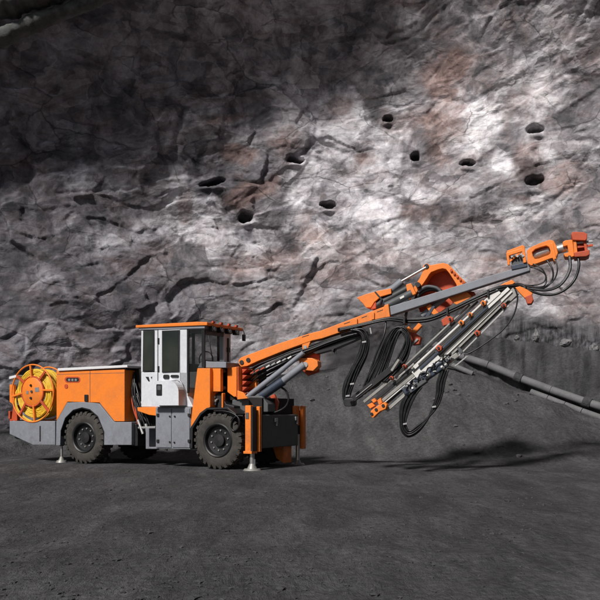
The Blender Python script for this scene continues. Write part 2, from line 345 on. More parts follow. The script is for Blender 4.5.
# ------------------------------------------------------------------ mesh builder
class MB:
    def __init__(s): s.bm = bmesh.new()
    def poly(s, pts, vec, hole=None):
        """closed outline extruded along vec"""
        vec = Vector(vec)
        a = [s.bm.verts.new(p) for p in pts]; b = [s.bm.verts.new(Vector(p)+vec) for p in pts]
        s.bm.faces.new(a); s.bm.faces.new(b[::-1])
        n = len(a)
        for i in range(n): s.bm.faces.new((a[i], b[i], b[(i+1) % n], a[(i+1) % n]))
        return s
    def band(s, outer, inner, vec, close=True):
        """outline with an opening: outer and inner have the same count"""
        vec = Vector(vec); n = len(outer)
        oa = [s.bm.verts.new(p) for p in outer]; ia = [s.bm.verts.new(p) for p in inner]
        ob = [s.bm.verts.new(Vector(p)+vec) for p in outer]; ib = [s.bm.verts.new(Vector(p)+vec) for p in inner]
        for i in range(n if close else n-1):
            j = (i+1) % n
            for q in ((oa[i], oa[j], ia[j], ia[i]), (ob[j], ob[i], ib[i], ib[j]), (oa[j], oa[i], ob[i], ob[j]), (ia[i], ia[j], ib[j], ib[i])): s.bm.faces.new(q)
        if not close:
            for i in (0, n-1): s.bm.faces.new((oa[i], ia[i], ib[i], ob[i]))
        return s
    def box(s, x0, x1, y0, y1, z0, z1):
        return s.poly([(x0, y0, z0), (x1, y0, z0), (x1, y0, z1), (x0, y0, z1)], (0, y1-y0, 0))
    def cyl(s, p0, p1, r, r1=None, n=20, ring=None):
        p0, p1 = Vector(p0), Vector(p1); r1 = r if r1 is None else r1
        d = (p1-p0).normalized(); u = d.orthogonal().normalized(); w = d.cross(u)
        A = []; B = []
        for i in range(n):
            t = 2*math.pi*i/n; k = u*math.cos(t)+w*math.sin(t)
            A.append(s.bm.verts.new(p0+k*r)); B.append(s.bm.verts.new(p1+k*r1))
        for i in range(n): s.bm.faces.new((A[i], A[(i+1) % n], B[(i+1) % n], B[i]))
        s.bm.faces.new(A[::-1]); s.bm.faces.new(B)
        return s
    def beam(s, p0, p1, w, h, side=(0, 1, 0)):
        """rectangular bar: w along side, h across"""
        p0, p1 = Vector(p0), Vector(p1); d = (p1-p0).normalized(); sd = Vector(side); sd = (sd-d*sd.dot(d)).normalized(); up = sd.cross(d)
        q = [p0+sd*a*w/2+up*b*h/2 for a, b in ((-1, -1), (1, -1), (1, 1), (-1, 1))]
        return s.poly(q, p1-p0)
    def tube(s, pts, r, n=8, closed=False, sm=6):
        pts = [Vector(p) for p in pts]
        if sm > 1:
            P = []; m = len(pts)
            g = lambda i: pts[i % m] if closed else pts[max(0, min(m-1, i))]
            for i in range(m if closed else m-1):
                a, b, c, d = g(i-1), g(i), g(i+1), g(i+2)
                for k in range(sm):
                    t = k/sm; P.append(.5*((2*b)+(c-a)*t+(2*a-5*b+4*c-d)*t*t+(-a+3*b-3*c+d)*t**3))
            if not closed: P.append(pts[-1])
            pts = P
        m = len(pts); rings = []; u = None
        for i, p in enumerate(pts):
            a = pts[(i-1) % m] if (closed or i) else p; b = pts[(i+1) % m] if (closed or i < m-1) else p
            d = (b-a)
            if d.length < 1e-7: d = Vector((1, 0, 0))
            d.normalize()
            if u is None: u = d.orthogonal().normalized()
            u = (u-d*u.dot(d))
            if u.length < 1e-5: u = d.orthogonal()
            u.normalize(); w = d.cross(u)
            rings.append([s.bm.verts.new(p+(u*math.cos(2*math.pi*k/n)+w*math.sin(2*math.pi*k/n))*r) for k in range(n)])
        for i in range(m if closed else m-1):
            A, B = rings[i], rings[(i+1) % m]
            for k in range(n): s.bm.faces.new((A[k], A[(k+1) % n], B[(k+1) % n], B[k]))
        if not closed: s.bm.faces.new(rings[0][::-1]); s.bm.faces.new(rings[-1])
        return s
    def lathe(s, prof, c, n=48, axis='y'):
        """profile [(radius, along)] closed, turned round the y axis through c"""
        rings = []
        for i in range(n):
            t = 2*math.pi*i/n
            rings.append([s.bm.verts.new((c[0]+r*math.cos(t), c[1]+h, c[2]+r*math.sin(t))) for r, h in prof])
        m = len(prof)
        for i in range(n):
            A, B = rings[i], rings[(i+1) % n]
            for k in range(m): s.bm.faces.new((A[k], A[(k+1) % m], B[(k+1) % m], B[k]))
        return s
    def build(s, name, mat, parent=None, fr=None, bevel=0, smooth=False):
        bmesh.ops.recalc_face_normals(s.bm, faces=s.bm.faces)
        me = bpy.data.meshes.new(name); s.bm.to_mesh(me); s.bm.free(); me.materials.append(mat)
        o = bpy.data.objects.new(name, me); C.objects.link(o)
        if smooth: me.polygons.foreach_set('use_smooth', [True]*len(me.polygons))
        if smooth == 'auto':
            me.polygons.foreach_set('use_smooth', [True]*len(me.polygons))
            me.set_sharp_from_angle(angle=R(40))
        if bevel:
            md = o.modifiers.new('edge', 'BEVEL'); md.width = bevel; md.segments = 2; md.limit_method = 'ANGLE'; md.angle_limit = R(40)
        if parent:
            o.parent = parent
            if fr and not parent.get('_fr'): o.location = (fr.ox, fr.oy, 0); o.rotation_euler = (0, 0, fr.yaw)
        return o

# ------------------------------------------------------------------ drill rig frame
YAW = R(-28); HW = 1.05
D0 = 15.9; near = Vector((-83/F*D0, D0)); ROOT = Vector((near.x+HW*math.sin(-YAW), near.y+HW*math.cos(-YAW)))
rig = bpy.data.objects.new('drill_rig', None); C.objects.link(rig)
rig.location = (ROOT.x, ROOT.y, 0); rig.rotation_euler = (0, 0, YAW)
tag(rig, 'orange and grey wheeled drill rig with white cab, yellow cable reel and raised boom', 'drill rig')
class Frame:
    """a vertical working frame on the machine (x forward, y to its far side, z up)"""
    def __init__(s, ox=0, oy=0, yaw=0):
        s.ox, s.oy, s.yaw = ox, oy, yaw
        c, t = math.cos(YAW), math.sin(YAW)
        s.wx = ROOT.x+ox*c-oy*t; s.wy = ROOT.y+ox*t+oy*c; s.a = YAW+yaw
    def at(s, px, py, y):                     # sight line meets the plane y = const of this frame
        c, t = math.cos(s.a), math.sin(s.a)
        dx, dy, dz = (px-300)/F, 1.0, (HORZ-py)/F
        ex, ey = -s.wx, -s.wy
        lx0, ly0 = ex*c+ey*t, -ex*t+ey*c
        ldx, ldy = dx*c+dy*t, -dx*t+dy*c
        k = (y-ly0)/ldy
        return Vector((lx0+k*ldx, y, H+k*dz))
    def front(s, px, py, x):                  # same for a plane x = const
        c, t = math.cos(s.a), math.sin(s.a)
        dx, dy, dz = (px-300)/F, 1.0, (HORZ-py)/F
        lx0, ly0 = -s.wx*c-s.wy*t, s.wx*t-s.wy*c
        ldx, ldy = dx*c+dy*t, -dx*t+dy*c
        k = (x-lx0)/ldx
        return Vector((x, ly0+k*ldy, H+k*dz))
G = Frame()
YN = -HW                                      # near side plane
def pts(fr, y, *pp): return [fr.at(a, b, y) for a, b in pp]
def slab(name, mat, parent, y0, y1, pp, fr=G, bevel=.012):
    return MB().poly(pts(fr, y0, *pp), (0, y1-y0, 0)).build(name, mat, parent, fr if fr is not G else None, bevel)

# --- wheels
def wheel(x, y, side, cz=.575):
    r = .575; w = .38
    hub = bpy.data.objects.new('wheel', None)
    mb = MB()
    prof = [(.335, -w/2+.03), (.40, -w/2), (.50, -w/2+.005), (r-.03, -w/2+.04), (r-.02, 0), (r-.03, w/2-.04), (.50, w/2-.005), (.40, w/2), (.335, w/2-.03)]
    mb.lathe(prof, (0, 0, 0), 64)
    nl = 26
    for k in range(nl):
        for sgn in (-1, 1):
            t = 2*math.pi*(k+(.5 if sgn > 0 else 0))/nl
            cc, ss = math.cos(t), math.sin(t); tt = Vector((-ss, 0, cc)); rr = Vector((cc, 0, ss))
            h = .036
            q = []
            for (u_, v_) in ((-h, w/2+.004), (h, w/2+.004), (h*.9, .02), (-h*.4, .02)):
                q.append(rr*(r-.075 if v_ > .1 else r-.03)+tt*u_+Vector((0, sgn*v_, 0)))
            m = [mb.bm.verts.new(p) for p in q]
            q2 = [rr*(r if v_ < .1 else r-.006)+tt*u_*.85+Vector((0, sgn*(v_ if v_ < .1 else v_-.02), 0)) for (u_, v_) in ((-h, w/2+.004), (h, w/2+.004), (h*.9, .02), (-h*.4, .02))]
            m2 = [mb.bm.verts.new(p) for p in q2]
            mb.bm.faces.new(m); mb.bm.faces.new(m2[::-1])
            for i in range(4): mb.bm.faces.new((m[i], m2[i], m2[(i+1) % 4], m[(i+1) % 4]))
    hub = mb.build('wheel', RUBBER, rig, None, 0, 'auto'); hub.location = (x, y, cz)
    rb = MB(); s = side
    rb.lathe([(.345, s*(w/2-.02)), (.325, s*(w/2-.005)), (.30, s*(w/2-.02)), (.285, s*(w/2-.10)), (.12, s*(w/2-.12)), (.12, s*(w/2-.06)), (.001, s*(w/2-.05)), (.001, 0), (.345, 0)], (0, 0, 0), 48)
    rim = rb.build('rim', BLACK, hub, None, 0, 'auto')
    for k in range(10):
        t = 2*math.pi*k/10+.2; b = MB()
        b.cyl((.20*math.cos(t), s*(w/2-.118), .20*math.sin(t)), (.20*math.cos(t), s*(w/2-.085), .20*math.sin(t)), .017, n=6)
        if s < 0 : b.build('wheel_nut', DALU if k % 3 else STEEL, hub)
        else: b.bm.free()
    return hub
XF = G.at(217, 440, YN).x; XR = G.at(83, 438, YN).x
for x in (XF, XR):
    wheel(x, YN+.19, -1); wheel(x, HW-.19, 1)

# --- rear module: reel deck, guard, hood
lx = lambda px, y=YN: G.at(px, 410, y).x
zz = lambda py, px=200, y=YN: G.at(px, py, y).z
guard = slab('reel_guard', GREY, rig, YN, YN+.10, [(9.5, 421), (55, 421), (55, 445), (33, 445), (9.5, 434)])
sg = slab('guard_slot', VOID, guard, YN-.002, YN+.05, [(39.4, 426), (40.8, 426), (40.8, 441.5), (39.4, 441.5)], bevel=0)
x0, x1 = lx(9.5), lx(56)
MB().box(x0+.05, x1+.1, YN+.10, HW, zz(440, 40), zz(424, 40)).build('reel_deck', DGREY, rig, None, .01)
MB().box(x0, x0+.06, YN+.1, HW, zz(436, 10), zz(420, 10)).build('rear_plate', GREY, rig, None, .01)
# fender and flank panels
slab('rear_fender', GREY, rig, YN, YN+.42, [(56.2, 421.5), (67, 402.5), (84, 402), (99, 403.5), (114, 422), (131.5, 422), (131.5, 445), (104, 445), (104.2, 432), (98, 416.5), (90, 409.5), (82, 407.5), (73, 410), (65, 418), (60.5, 431), (60, 445.5), (55.8, 445.5)], bevel=.01)
slab('fender_lip', BLACK, rig, YN+.02, YN+.40, [(60.6, 445), (61.2, 431), (65.6, 418.6), (73.4, 410.8), (82, 408.4), (89.8, 410.3), (97.4, 417), (103.4, 432.4), (103.6, 445), (104.8, 445), (104.9, 431), (98.4, 415.6), (90.2, 408.6), (82, 406.6), (72.6, 409.2), (64.6, 417.4), (59.8, 431), (59.4, 445)], bevel=0)
MB().box(lx(115), lx(131), YN+.42, HW, zz(443, 120), zz(424, 120)).build('frame_rail', DGREY, rig, None, .01)
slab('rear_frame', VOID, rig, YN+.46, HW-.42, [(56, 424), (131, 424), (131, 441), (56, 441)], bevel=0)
hood = slab('engine_hood', ORANGE, rig, YN+.012, HW, [(56.4, 371), (56.4, 421.2), (67.4, 401.8), (99.4, 402.7), (114.4, 421.4), (124.4, 421.4), (124.4, 369.5)])
for pp in ([(89.8, 370.6), (90.3, 370.6), (90.3, 402), (89.8, 402)], [(57, 374.2), (124, 372.6), (124, 373), (57, 374.6)]):
    slab('panel_seam', DGREY, hood, YN+.010, YN+.03, pp, bevel=0)
def rrect(x0, y0, x1, y1, r, n=4):
    out = []
    for cx_, cy_, a in ((x1-r, y0+r, -90), (x1-r, y1-r, 0), (x0+r, y1-r, 90), (x0+r, y0+r, 180)):
        for k in range(n+1):
            t = R(a+90*k/n); out.append((cx_+r*math.cos(t), cy_+r*math.sin(t)))
    return out
slot = slab('handle_recess', DEEP_SHADED, hood, YN+.006, YN+.03, rrect(64.6, 376.6, 80.2, 382.6, 2.8), bevel=0)
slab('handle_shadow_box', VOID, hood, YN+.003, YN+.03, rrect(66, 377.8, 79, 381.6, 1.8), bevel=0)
for k in range(3): slab('handle_letter', STEEL, hood, YN-.001, YN+.02, rrect(68+k*3.3, 378.8, 70.2+k*3.3, 381.0, .8), bevel=0)
slab('fuel_cap', DEEP_SHADED, hood, YN+.0, YN+.03, rrect(64.4, 384.2, 67.6, 388.4, 1.4), bevel=0)
slab('hood_latch', BLACK, hood, YN-.012, YN+.03, rrect(84.2, 394.6, 87.8, 401.6, .6), bevel=.004)
lid = slab('top_cover', LID, rig, YN-.03, HW, [(57.5, 368.3), (127, 364.9), (127.3, 367.5), (57.5, 371)], bevel=.01)
slab('hood_gasket', BLACK, rig, YN+.03, HW-.05, [(58, 370.8), (126, 367.4), (126, 369.8), (58, 371.6)], bevel=0)
MB().box(lx(127, 0)-.3, lx(140, -.6), -.6, HW, 1.97, 2.01).build('rear_deck_plate', DGREY, rig, None, .01)
# articulation bay between hood and cab
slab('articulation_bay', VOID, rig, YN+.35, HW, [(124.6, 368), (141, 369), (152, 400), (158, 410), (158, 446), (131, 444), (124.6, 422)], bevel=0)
random.seed(3)
for k in range(12):
    a0 = G.at(127+random.random()*8, 372+random.random()*14, YN+.30); a1 = G.at(129+random.random()*24, 405+random.random()*30, YN+.20)
    mid = (a0+a1)/2+Vector((random.uniform(-.1, .1), -.05, random.uniform(-.1, .1)))
    MB().tube([a0, mid, a1], random.choice((.014, .02)), 6).build('hydraulic_hose', HOSE if k % 6 else DEEP_SHADED, rig, None, 0, True)
for (xa, ya, xb, yb, r) in ((133, 428, 156, 427.5, .03), (146, 424, 149, 440, .035), (138, 420, 143, 434, .03)):
    MB().cyl(G.at(xa, ya, YN+.18), G.at(xb, yb, YN+.16), r).build('hitch_rod', STEEL, rig, None, 0, 'auto')
slab('hitch_bracket', GREY, rig, YN+.12, YN+.4, [(145.6, 428), (149, 428), (149, 447), (157, 447), (157, 449), (145.6, 449)])
slab('pump_block', BLACK, rig, YN+.1, YN+.4, [(131.6, 424), (136, 424), (137.5, 434), (137.5, 446), (131.6, 446)])
slab('cab_step', ORANGE, rig, YN+.03, YN+.5, [(137, 407.4), (156, 407), (156, 415.8), (149, 415), (137.5, 411)])
for k in range(3): MB().cyl(G.at(142+k*2.6, 407.5, YN+.12), G.at(142+k*2.6, 403.5, YN+.12), .022, n=10).build('filler_cap', BLACK, rig, None, 0, 'auto')
slab('washer_tank', WHITE, rig, YN+.1, YN+.5, [(140.5, 404), (140.5, 401), (147, 400), (149, 404)], bevel=.02)

# --- cable reel
rc = G.at(32.8, 391.5, YN+.02); rco = G.at(33, 392.5, YN+.02)
reel = bpy.data.objects.new('cable_reel', None)
hm = MB(); hm.lathe([(.001, -.03), (.30, -.03), (.335, -.01), (.335, .06), (.001, .06)], rc, 48)
reel = hm.build('cable_reel', ORANGE, rig, None, .004, 'auto')
oc = Vector((rco.x, rco.y, rco.z-.02))
def ring(c, r, rt, y, n=40, sub=8): return [(c.x+r*math.cos(2*math.pi*i/n), c.y+y, c.z+r*math.sin(2*math.pi*i/n)) for i in range(n)]
MB().tube(ring(oc, .655, 0, -.02), .018, 8, True, 2).build('outer_rail', ORANGE, reel, None, 0, True)
MB().tube(ring(oc, .62, 0, .46), .018, 8, True, 2).build('outer_rail', ORANGE, reel, None, 0, True)
MB().lathe([(.32, -.015), (.345, -.03), (.36, -.015), (.345, 0)], rc, 48).build('hub_rim', DEEP_SHADED, reel, None, 0, True)
for k in range(8):
    t = math.pi/4*k+.1
    a = Vector((rc.x+.32*math.cos(t), rc.y-.01, rc.z+.32*math.sin(t))); b = Vector((oc.x+.65*math.cos(t), oc.y-.015, oc.z+.65*math.sin(t)))
    MB().beam(a, b, .035, .055 if k % 2 else .04).build('spoke', DEEP_SHADED if k % 2 else ORANGE, reel, None, .004)
cb = MB(); random.seed(11)
for li, rr_ in enumerate([.36, .395, .43, .465, .50, .535]):
    for w_ in range(2 if li < 5 else 1):
        n_ = 36; j = [random.uniform(-.008, .008) for _ in range(n_)]
        cb.tube([(oc.x+(rr_+j[i])*math.cos(2*math.pi*i/n_), oc.y+.05+w_*.037+j[(i*7) % n_], oc.z+(rr_+j[i])*math.sin(2*math.pi*i/n_)) for i in range(n_)], .0185, 6, True, 2)
for w_ in range(12):
    n_ = 36; j = [random.uniform(-.007, .007) for _ in range(n_)]
    cb.tube([(oc.x+(.548+j[i]+.008*(w_ % 2))*math.cos(2*math.pi*i/n_), oc.y+.06+w_*.034, oc.z+(.548+j[i])*math.sin(2*math.pi*i/n_)) for i in range(n_)], .0185, 6, True, 2)
cb.lathe([(.3, .10), (.52, .10), (.52, .45), (.3, .45)], oc, 40)
cb.build('cable', YELLOW, reel, None, 0, True)
cb = MB()
for (dr, dz, rr_) in ((.03, -.04, .60), (-.02, -.07, .575)):
    cb.tube([(oc.x+dr+rr_*math.cos(2*math.pi*i/30), oc.y+.02+.02*math.sin(i), oc.z+dz+rr_*math.sin(2*math.pi*i/30)) for i in range(14, 32)], .014, 6, False, 2)
cb.build('loose_cable', YELLOW, reel, None, 0, True)
for (dx, dz) in ((-.02, .14), (-.02, -.15), (.0, 0.0)):
    MB().cyl((rc.x+dx, rc.y-.055, rc.z+dz), (rc.x+dx, rc.y-.02, rc.z+dz), .028, n=12).build('hub_bolt', BLACK if dz else DGREY, reel, None, 0, 'auto')
slab('rating_plate', STEEL, reel, rc.y-.036, rc.y-.02, [(34.6, 387.6), (38.8, 387.2), (39.2, 391.6), (35, 392)], bevel=0)
slab('hub_sticker', STEEL, reel, rc.y-.036, rc.y-.02, [(26.2, 391), (28.4, 390.8), (28.4, 394), (26.2, 394)], bevel=0)
slab('reel_post', ORANGE, rig, YN+.0, YN+.08, [(9.4, 384.5), (13.6, 384.5), (13.8, 405), (9.4, 402)])
slab('reel_post', DEEP_SHADED, rig, YN+.1, YN+.2, [(13, 405), (16.5, 405), (17, 421), (11, 421)])
slab('reel_cover', LID, rig, YN-.02, YN+.5, [(9, 376.6), (16, 374.8), (16, 377.6), (9, 379.4)])
MB().box(x0+.02, x1, HW-.25, HW-.1, 1.0, 1.75).build('reel_back_plate', DGREY, rig, None, .01)
slab('tail_light', DEEP_SHADED, rig, YN+.2, YN+.3, [(8.2, 411), (10, 411), (10, 419), (8.2, 419)])
MB().box(x0-.35, x0, YN+.35, YN+.45, .98, 1.03).build('tow_bar', DGREY, rig, None, .005)
MB().box(x0-.36, x0-.22, YN+.33, YN+.40, .88, 1.1).build('tail_lamp_box', DEEP_SHADED, rig, None, .005)

# --- stabiliser jacks
def jack(px, y, ptop, pbot, r=.03, foot=.16):
    a = G.at(px, ptop, y); b = G.at(px, pbot, y); b.z = .04
    j = MB().cyl(a, b, r).build('stabiliser_jack', CHROME, rig, None, 0, 'auto')
    f = MB(); f.cyl((b.x, b.y, .0), (b.x, b.y, .05), foot, foot*.8, 20); f.cyl((b.x, b.y, .05), (b.x, b.y, .13), foot*.55, foot*.25, 16); f.build('jack_foot', DALU, j, None, 0, 'auto')
    MB().cyl(a, a+(b-a)*.45, r*1.9).build('jack_sleeve', DGREY, j, None, 0, 'auto')
jack(61.6, YN+.12, 434, 465, .026, .13)
jack(108.6, YN+.75, 432, 461, .026, .11)

# --- cab
YC = YN+.07
cx0, cx1 = lx(141, YC), lx(203.5, YC)
def cs(name, mat, parent, y0, y1, pp, bevel=.008): return slab(name, mat, parent, y0, y1, pp, G, bevel)
# lower body
cab = cs('cab', WHITE, rig, YC, YC+1.0, [(141, 372), (141, 407), (193, 407), (187.5, 396), (187.5, 372)], .015)
zt = G.at(170, 328, YC).z; zb = G.at(150, 372, YC).z
YF = YC+1.0
# side pillars: uprights between the panes
for pp in ([(141.2, 330.5), (143.2, 330.4), (142.6, 372), (141, 372)],
           [(154, 329.8), (161.6, 329.5), (161.6, 372), (154, 372)],
           [(178.8, 328.8), (187, 328.4), (187, 396), (178.8, 396)]):
    cs('cab_pillar', WHITE, cab, YC, YC+.09, pp)
cs('cab_header', DGREY, cab, YC+.004, YC+.1, [(141, 328.6), (205, 325.8), (205, 329.6), (141, 331.6)])
door = cs('cab_door', WHITE, cab, YC-.014, YC+.03, [(158.2, 330.2), (179.6, 329.4), (180.2, 396), (175, 384), (158.2, 383)], .006)
# door frame shows as a seam
cs('door_seam', BLACK, cab, YC-.004, YC+.02, [(157.5, 330.2), (158.4, 330.2), (158.4, 383), (157.5, 383)], 0)
for y_ in (338, 366): cs('door_hinge', BLACK, cab, YC-.03, YC+.01, [(157.2, y_), (159, y_), (159, y_+6), (157.2, y_+6)], .004)
def pane(name, pp, y, par):
    fr_ = cs(name, BLACK, par, y-.022, y+.02, pp, .006)
    cxp = sum(p[0] for p in pp)/4; cyp = sum(p[1] for p in pp)/4
    q = [(cxp+(p[0]-cxp)*(1-1.0/max(abs(p[0]-cxp), 1)), cyp+(p[1]-cyp)*(1-1.0/max(abs(p[1]-cyp), 1))) for p in pp]
    m, n, l, b = None, None, None, None
    cs('pane', TINT, fr_, y-.026, y-.014, q, 0)
    return fr_
def tint():
    m, n, l, b = nodes('tinted_glass')
    tc = n.new('ShaderNodeTexCoord'); r = ramp(n, [(.35, (.008, .011, .010)), (.7, (.028, .033, .026))]); l.new(noise(n, l, 1.6, 4, .5, tc.outputs['Object']).outputs[0], r.inputs[0])
    l.new(r.outputs[0], b.inputs['Base Color']); b.inputs['Roughness'].default_value = .07; return m
TINT = tint()
pane('side_window', [(143.0, 331), (154, 330.3), (154, 371.2), (142.6, 371.6)], YC, cab)
pane('door_window', [(161.8, 330.6), (179, 329.9), (179, 372), (161.8, 372.6)], YC-.014, cab)
# front quarter: open glass box with seat and dashboard inside
fq = MB().poly(pts(G, YC+.02, (187.2, 329.2), (203.6, 328), (203, 368), (194, 393), (187.2, 393)), (0, .012, 0)).build('front_side_window', GLASS, cab)
cs('window_gasket', BLACK, cab, YC, YC+.03, [(186.8, 328.4), (188.4, 328.4), (188.4, 393), (186.8, 393)], 0)
cs('window_gasket', BLACK, cab, YC, YC+.03, [(202.4, 328), (204, 328), (204, 368), (202.4, 368)], 0)
zwt = G.at(203.8, 329, YC).z; zws = G.at(203.5, 367, YC).z
MB().box(cx1-.02, cx1-.008, YC+.02, YF-.1, zws, zwt).build('windscreen', GLASS, cab)
MB().box(cx1-.05, cx1+.02, YC, YC+.04, zws, zwt).build('windscreen_frame', BLACK, cab, None, .005)
MB().box(cx1-.1, cx1+.02, YF-.28, YF-.02, zws-.1, zwt).build('front_pillar', WHITE, cab, None, .012)
MB().box(cx1+.022, cx1+.05, YF-.17, YF-.13, zws+.15, zwt-.12).build('grab_rail', BLACK, cab, None, .005)
MB().box(cx1+.022, cx1+.06, YF-.19, YF-.11, zws+.35, zws+.45).build('rail_bracket', BLACK, cab, None, .005)
MB().box(cx1-.03, cx1+.022, YC+.04, YF-.3, zwt-.1, zwt).build('windscreen_header', DGREY, cab, None, .005)
MB().box(cx0, cx0+.03, YC+.02, YF-.1, zb, zt).build('rear_window', TINT, cab)
ff = MB().box(cx0, cx1-.1, YF-.03, YF-.015, zb, zt).build('far_side_window', GLASS, cab)
for xq in (cx0+.02, cx0+.62, cx1-.32): MB().box(xq, xq+.06, YF-.04, YF-.005, zb, zt).build('window_gasket', BLACK, ff)
MB().box(lx(187, YC), cx1-.02, YC+.04, YF-.04, zb-.35, zb-.02).build('dashboard', DGREY, cab, None, .01)
MB().box(cx1-1.0, cx1-.92, YF-.68, YF-.3, zws-.1, zws+.55).build('seat_back', BLACK, cab, None, .03)
MB().box(cx1-.92, cx1-.5, YF-.68, YF-.16, zws-.1, zws+.1).build('seat', BLACK, cab, None, .04)
a = G.at(205.6, 338, YC-.02); MB().tube([(cx1+.04, YC+.12, zwt-.12), (cx1+.05, YC+.30, zws-.02)], .010, 6, False, 1).build('wiper', BLACK, cab, None, 0, True)
st = G.at(205, 355, YC+.35); MB().tube(ring(Vector((cx1-.25, YC+.45, zws+.18)), .17, 0, 0, 16), .015, 6, True, 2).build('steering_wheel', BLACK, cab, None, 0, True)
# roof
rx0, rx1 = lx(135.5, YC-.05), lx(207, YC-.05)
za = G.at(207, 321, YC-.05).z; zr0 = G.at(136, 325.2, YC-.05).z
roof = MB().poly([(rx0, YC-.05, zr0-.055), (rx1, YC-.05, za-.085), (rx1+.0, YC-.05, za-.02), (rx1-.25, YC-.05, za+.0), (rx0, YC-.05, zr0)], (0, 1.36, 0)).build('cab_roof', ORANGE, cab, None, .012)
MB().poly([(rx0+.06, YC-.02, zr0-.10), (rx1-.08, YC-.02, za-.14), (rx1-.08, YC-.02, za-.085), (rx0+.06, YC-.02, zr0-.055)], (0, 1.24, 0)).build('roof_underside', GREY, cab, None, .005)
for k in range(4):
    yy = YC+.12+k*.29
    lb = MB().box(rx1-.07, rx1+.03, yy, yy+.13, za-.19, za-.09).build('work_light', BLACK, cab, None, .008)
    MB().cyl((rx1+.03, yy+.065, za-.14), (rx1+.036, yy+.065, za-.14), .04, n=14).build('lens', GREY, lb)
    MB().box(rx1-.02, rx1+.02, yy+.02, yy+.10, za-.02, za+.02).build('roof_bracket', DEEP_SHADED, cab, None, .004)
mm = MB().box(rx1+.0, rx1+.05, YC+1.26, YC+1.34, za-.30, za-.16).build('mirror', BLACK, cab, None, .008)
MB().tube([(rx1, YC+1.3, za-.06), (rx1+.03, YC+1.3, za-.12), (rx1+.03, YC+1.3, za-.18)], .012, 6).build('mirror_arm', BLACK, cab, None, 0, True)
# emblem shapes on lower door (dark script-like marks)
for pp in ([(145.4, 376.8), (148.6, 376.8), (149.8, 381.4), (148.4, 381.4)], [(150.6, 377), (152.2, 376.6), (151.8, 379.4)]):
    cs('cab_marking', BLACK, cab, YC-.004, YC+.01, pp, 0)
hb = cs('door_handle', BLACK, cab, YC-.04, YC-.01, rrect(163, 374.6, 168.8, 379, 1.4), .006)
cs('door_handle', BLACK, cab, YC-.04, YC-.01, rrect(170.4, 374.8, 178.2, 377.6, 1.2), .006)
MB().tube(pts(G, YC-.06, (172, 381), (178, 380.2), (181.5, 383), (183.8, 390), (184, 397)), .014, 6).build('grab_rail', STEEL, cab, None, 0, True)
# white rounded tank in front of the door sill
arc = [(151.5, 405.5), (151.5, 382.6), (153, 381.2), (168, 380.4)]
for k in range(8):
    t = R(-90+90*k/7); arc.append((168+10.5*math.cos(t), 392+11.4*math.sin(t)))
arc += [(178.6, 405.4)]
tank = slab('side_tank', WHITE, rig, YN-.19, YN+.066, arc, G, .02)
slab('filler_flap', BLACK, tank, YN-.20, YN-.17, rrect(156.2, 384.2, 161.8, 395.6, .8), bevel=.004)
slab('flap_panel', DGREY, tank, YN-.206, YN-.19, rrect(157.2, 385.6, 160.8, 390, .6), bevel=.002)

# --- grey storage cabinet
box = slab('storage_cabinet', GREY, rig, YN+.004, YN+.62, [(155.6, 407.2), (190.8, 407.2), (190.2, 449.4), (155.6, 448.4)])
for a, b in ((156.6, 171.0), (172.4, 189.4)):
    dr = slab('cabinet_door', GREY, box, YN-.014, YN+.01, [(a, 408.6), (b, 408.6), (b, 447.6), (a, 447.2)], bevel=.005)
for (a, b) in ((157.4, 415), (157.4, 441), (188.6, 415), (188.6, 441)):
    slab('hinge', BLACK, box, YN-.04, YN-.01, [(a-1.1, b-1.5), (a+1.1, b-1.5), (a+1.1, b+1.5), (a-1.1, b+1.5)], bevel=.004)
for (a, b) in ((170, 416.4), (175, 416.4), (170, 442), (174.6, 442.4)):
    q = G.at(a, b, YN-.014); MB().cyl(q, q+Vector((0, -.02, 0)), .018, n=10).build('latch', BLACK, box)
slab('drain_spout', STEEL, rig, YN+.2, YN+.24, [(164.6, 449), (166.6, 449), (166.6, 451), (164.6, 451)], bevel=0)
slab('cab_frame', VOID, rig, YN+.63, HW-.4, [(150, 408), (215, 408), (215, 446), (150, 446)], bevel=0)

# --- front module
slab('front_side_panel', ORANGE, rig, YN, YN+.34, [(197.2, 368.2), (210, 368.2), (210, 407.3), (207, 408.4), (200.4, 413.6), (190.8, 429.6), (190.8, 421)])
slab('front_side_panel', ORANGE, rig, YN+.10, YN+.2, [(210.4, 368.4), (220.4, 368.4), (220.4, 391.6), (210.4, 391.6)], bevel=.01)
slab('panel_edge', VOID, rig, YN+.3, YN+.5, [(210.4, 369), (221, 369), (221, 398), (210.4, 398)], bevel=0)
slab('dash_cover', GREY, rig, YN+.12, YN+.9, [(197.4, 367.8), (200, 363), (204.5, 359.6), (206.6, 361.4), (226, 362), (226, 367.8)])
slab('front_fender', BLACK, rig, YN-.005, YN+.42, [(188.8, 448), (188.8, 430), (199.6, 413), (206.6, 407.8), (227.6, 407.4), (236, 413.8), (235, 415.4), (227, 409.6), (207.4, 409.8), (201, 414.8), (192.6, 428.6), (192.2, 448.6)], bevel=.008)
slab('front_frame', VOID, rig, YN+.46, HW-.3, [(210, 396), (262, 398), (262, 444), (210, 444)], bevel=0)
slab('valve_bank', BLACK, rig, YN+.2, YN+.45, [(210.6, 393.4), (221, 393.4), (226, 404), (234, 406), (234, 409), (210.6, 407)])
random.seed(5)
for k in range(7):
    q = G.at(212+random.random()*7, 396+random.random()*9, YN+.19)
    MB().cyl(q, q+Vector((.0, -.05, 0)), random.uniform(.015, .03), n=8).build('valve_fitting', random.choice((STEEL, BLUE, BLACK)), rig)
slab('front_rail', ORANGE, rig, YN+.15, YN+.25, [(221.4, 393), (222.8, 393), (222.8, 408), (221.4, 408)])
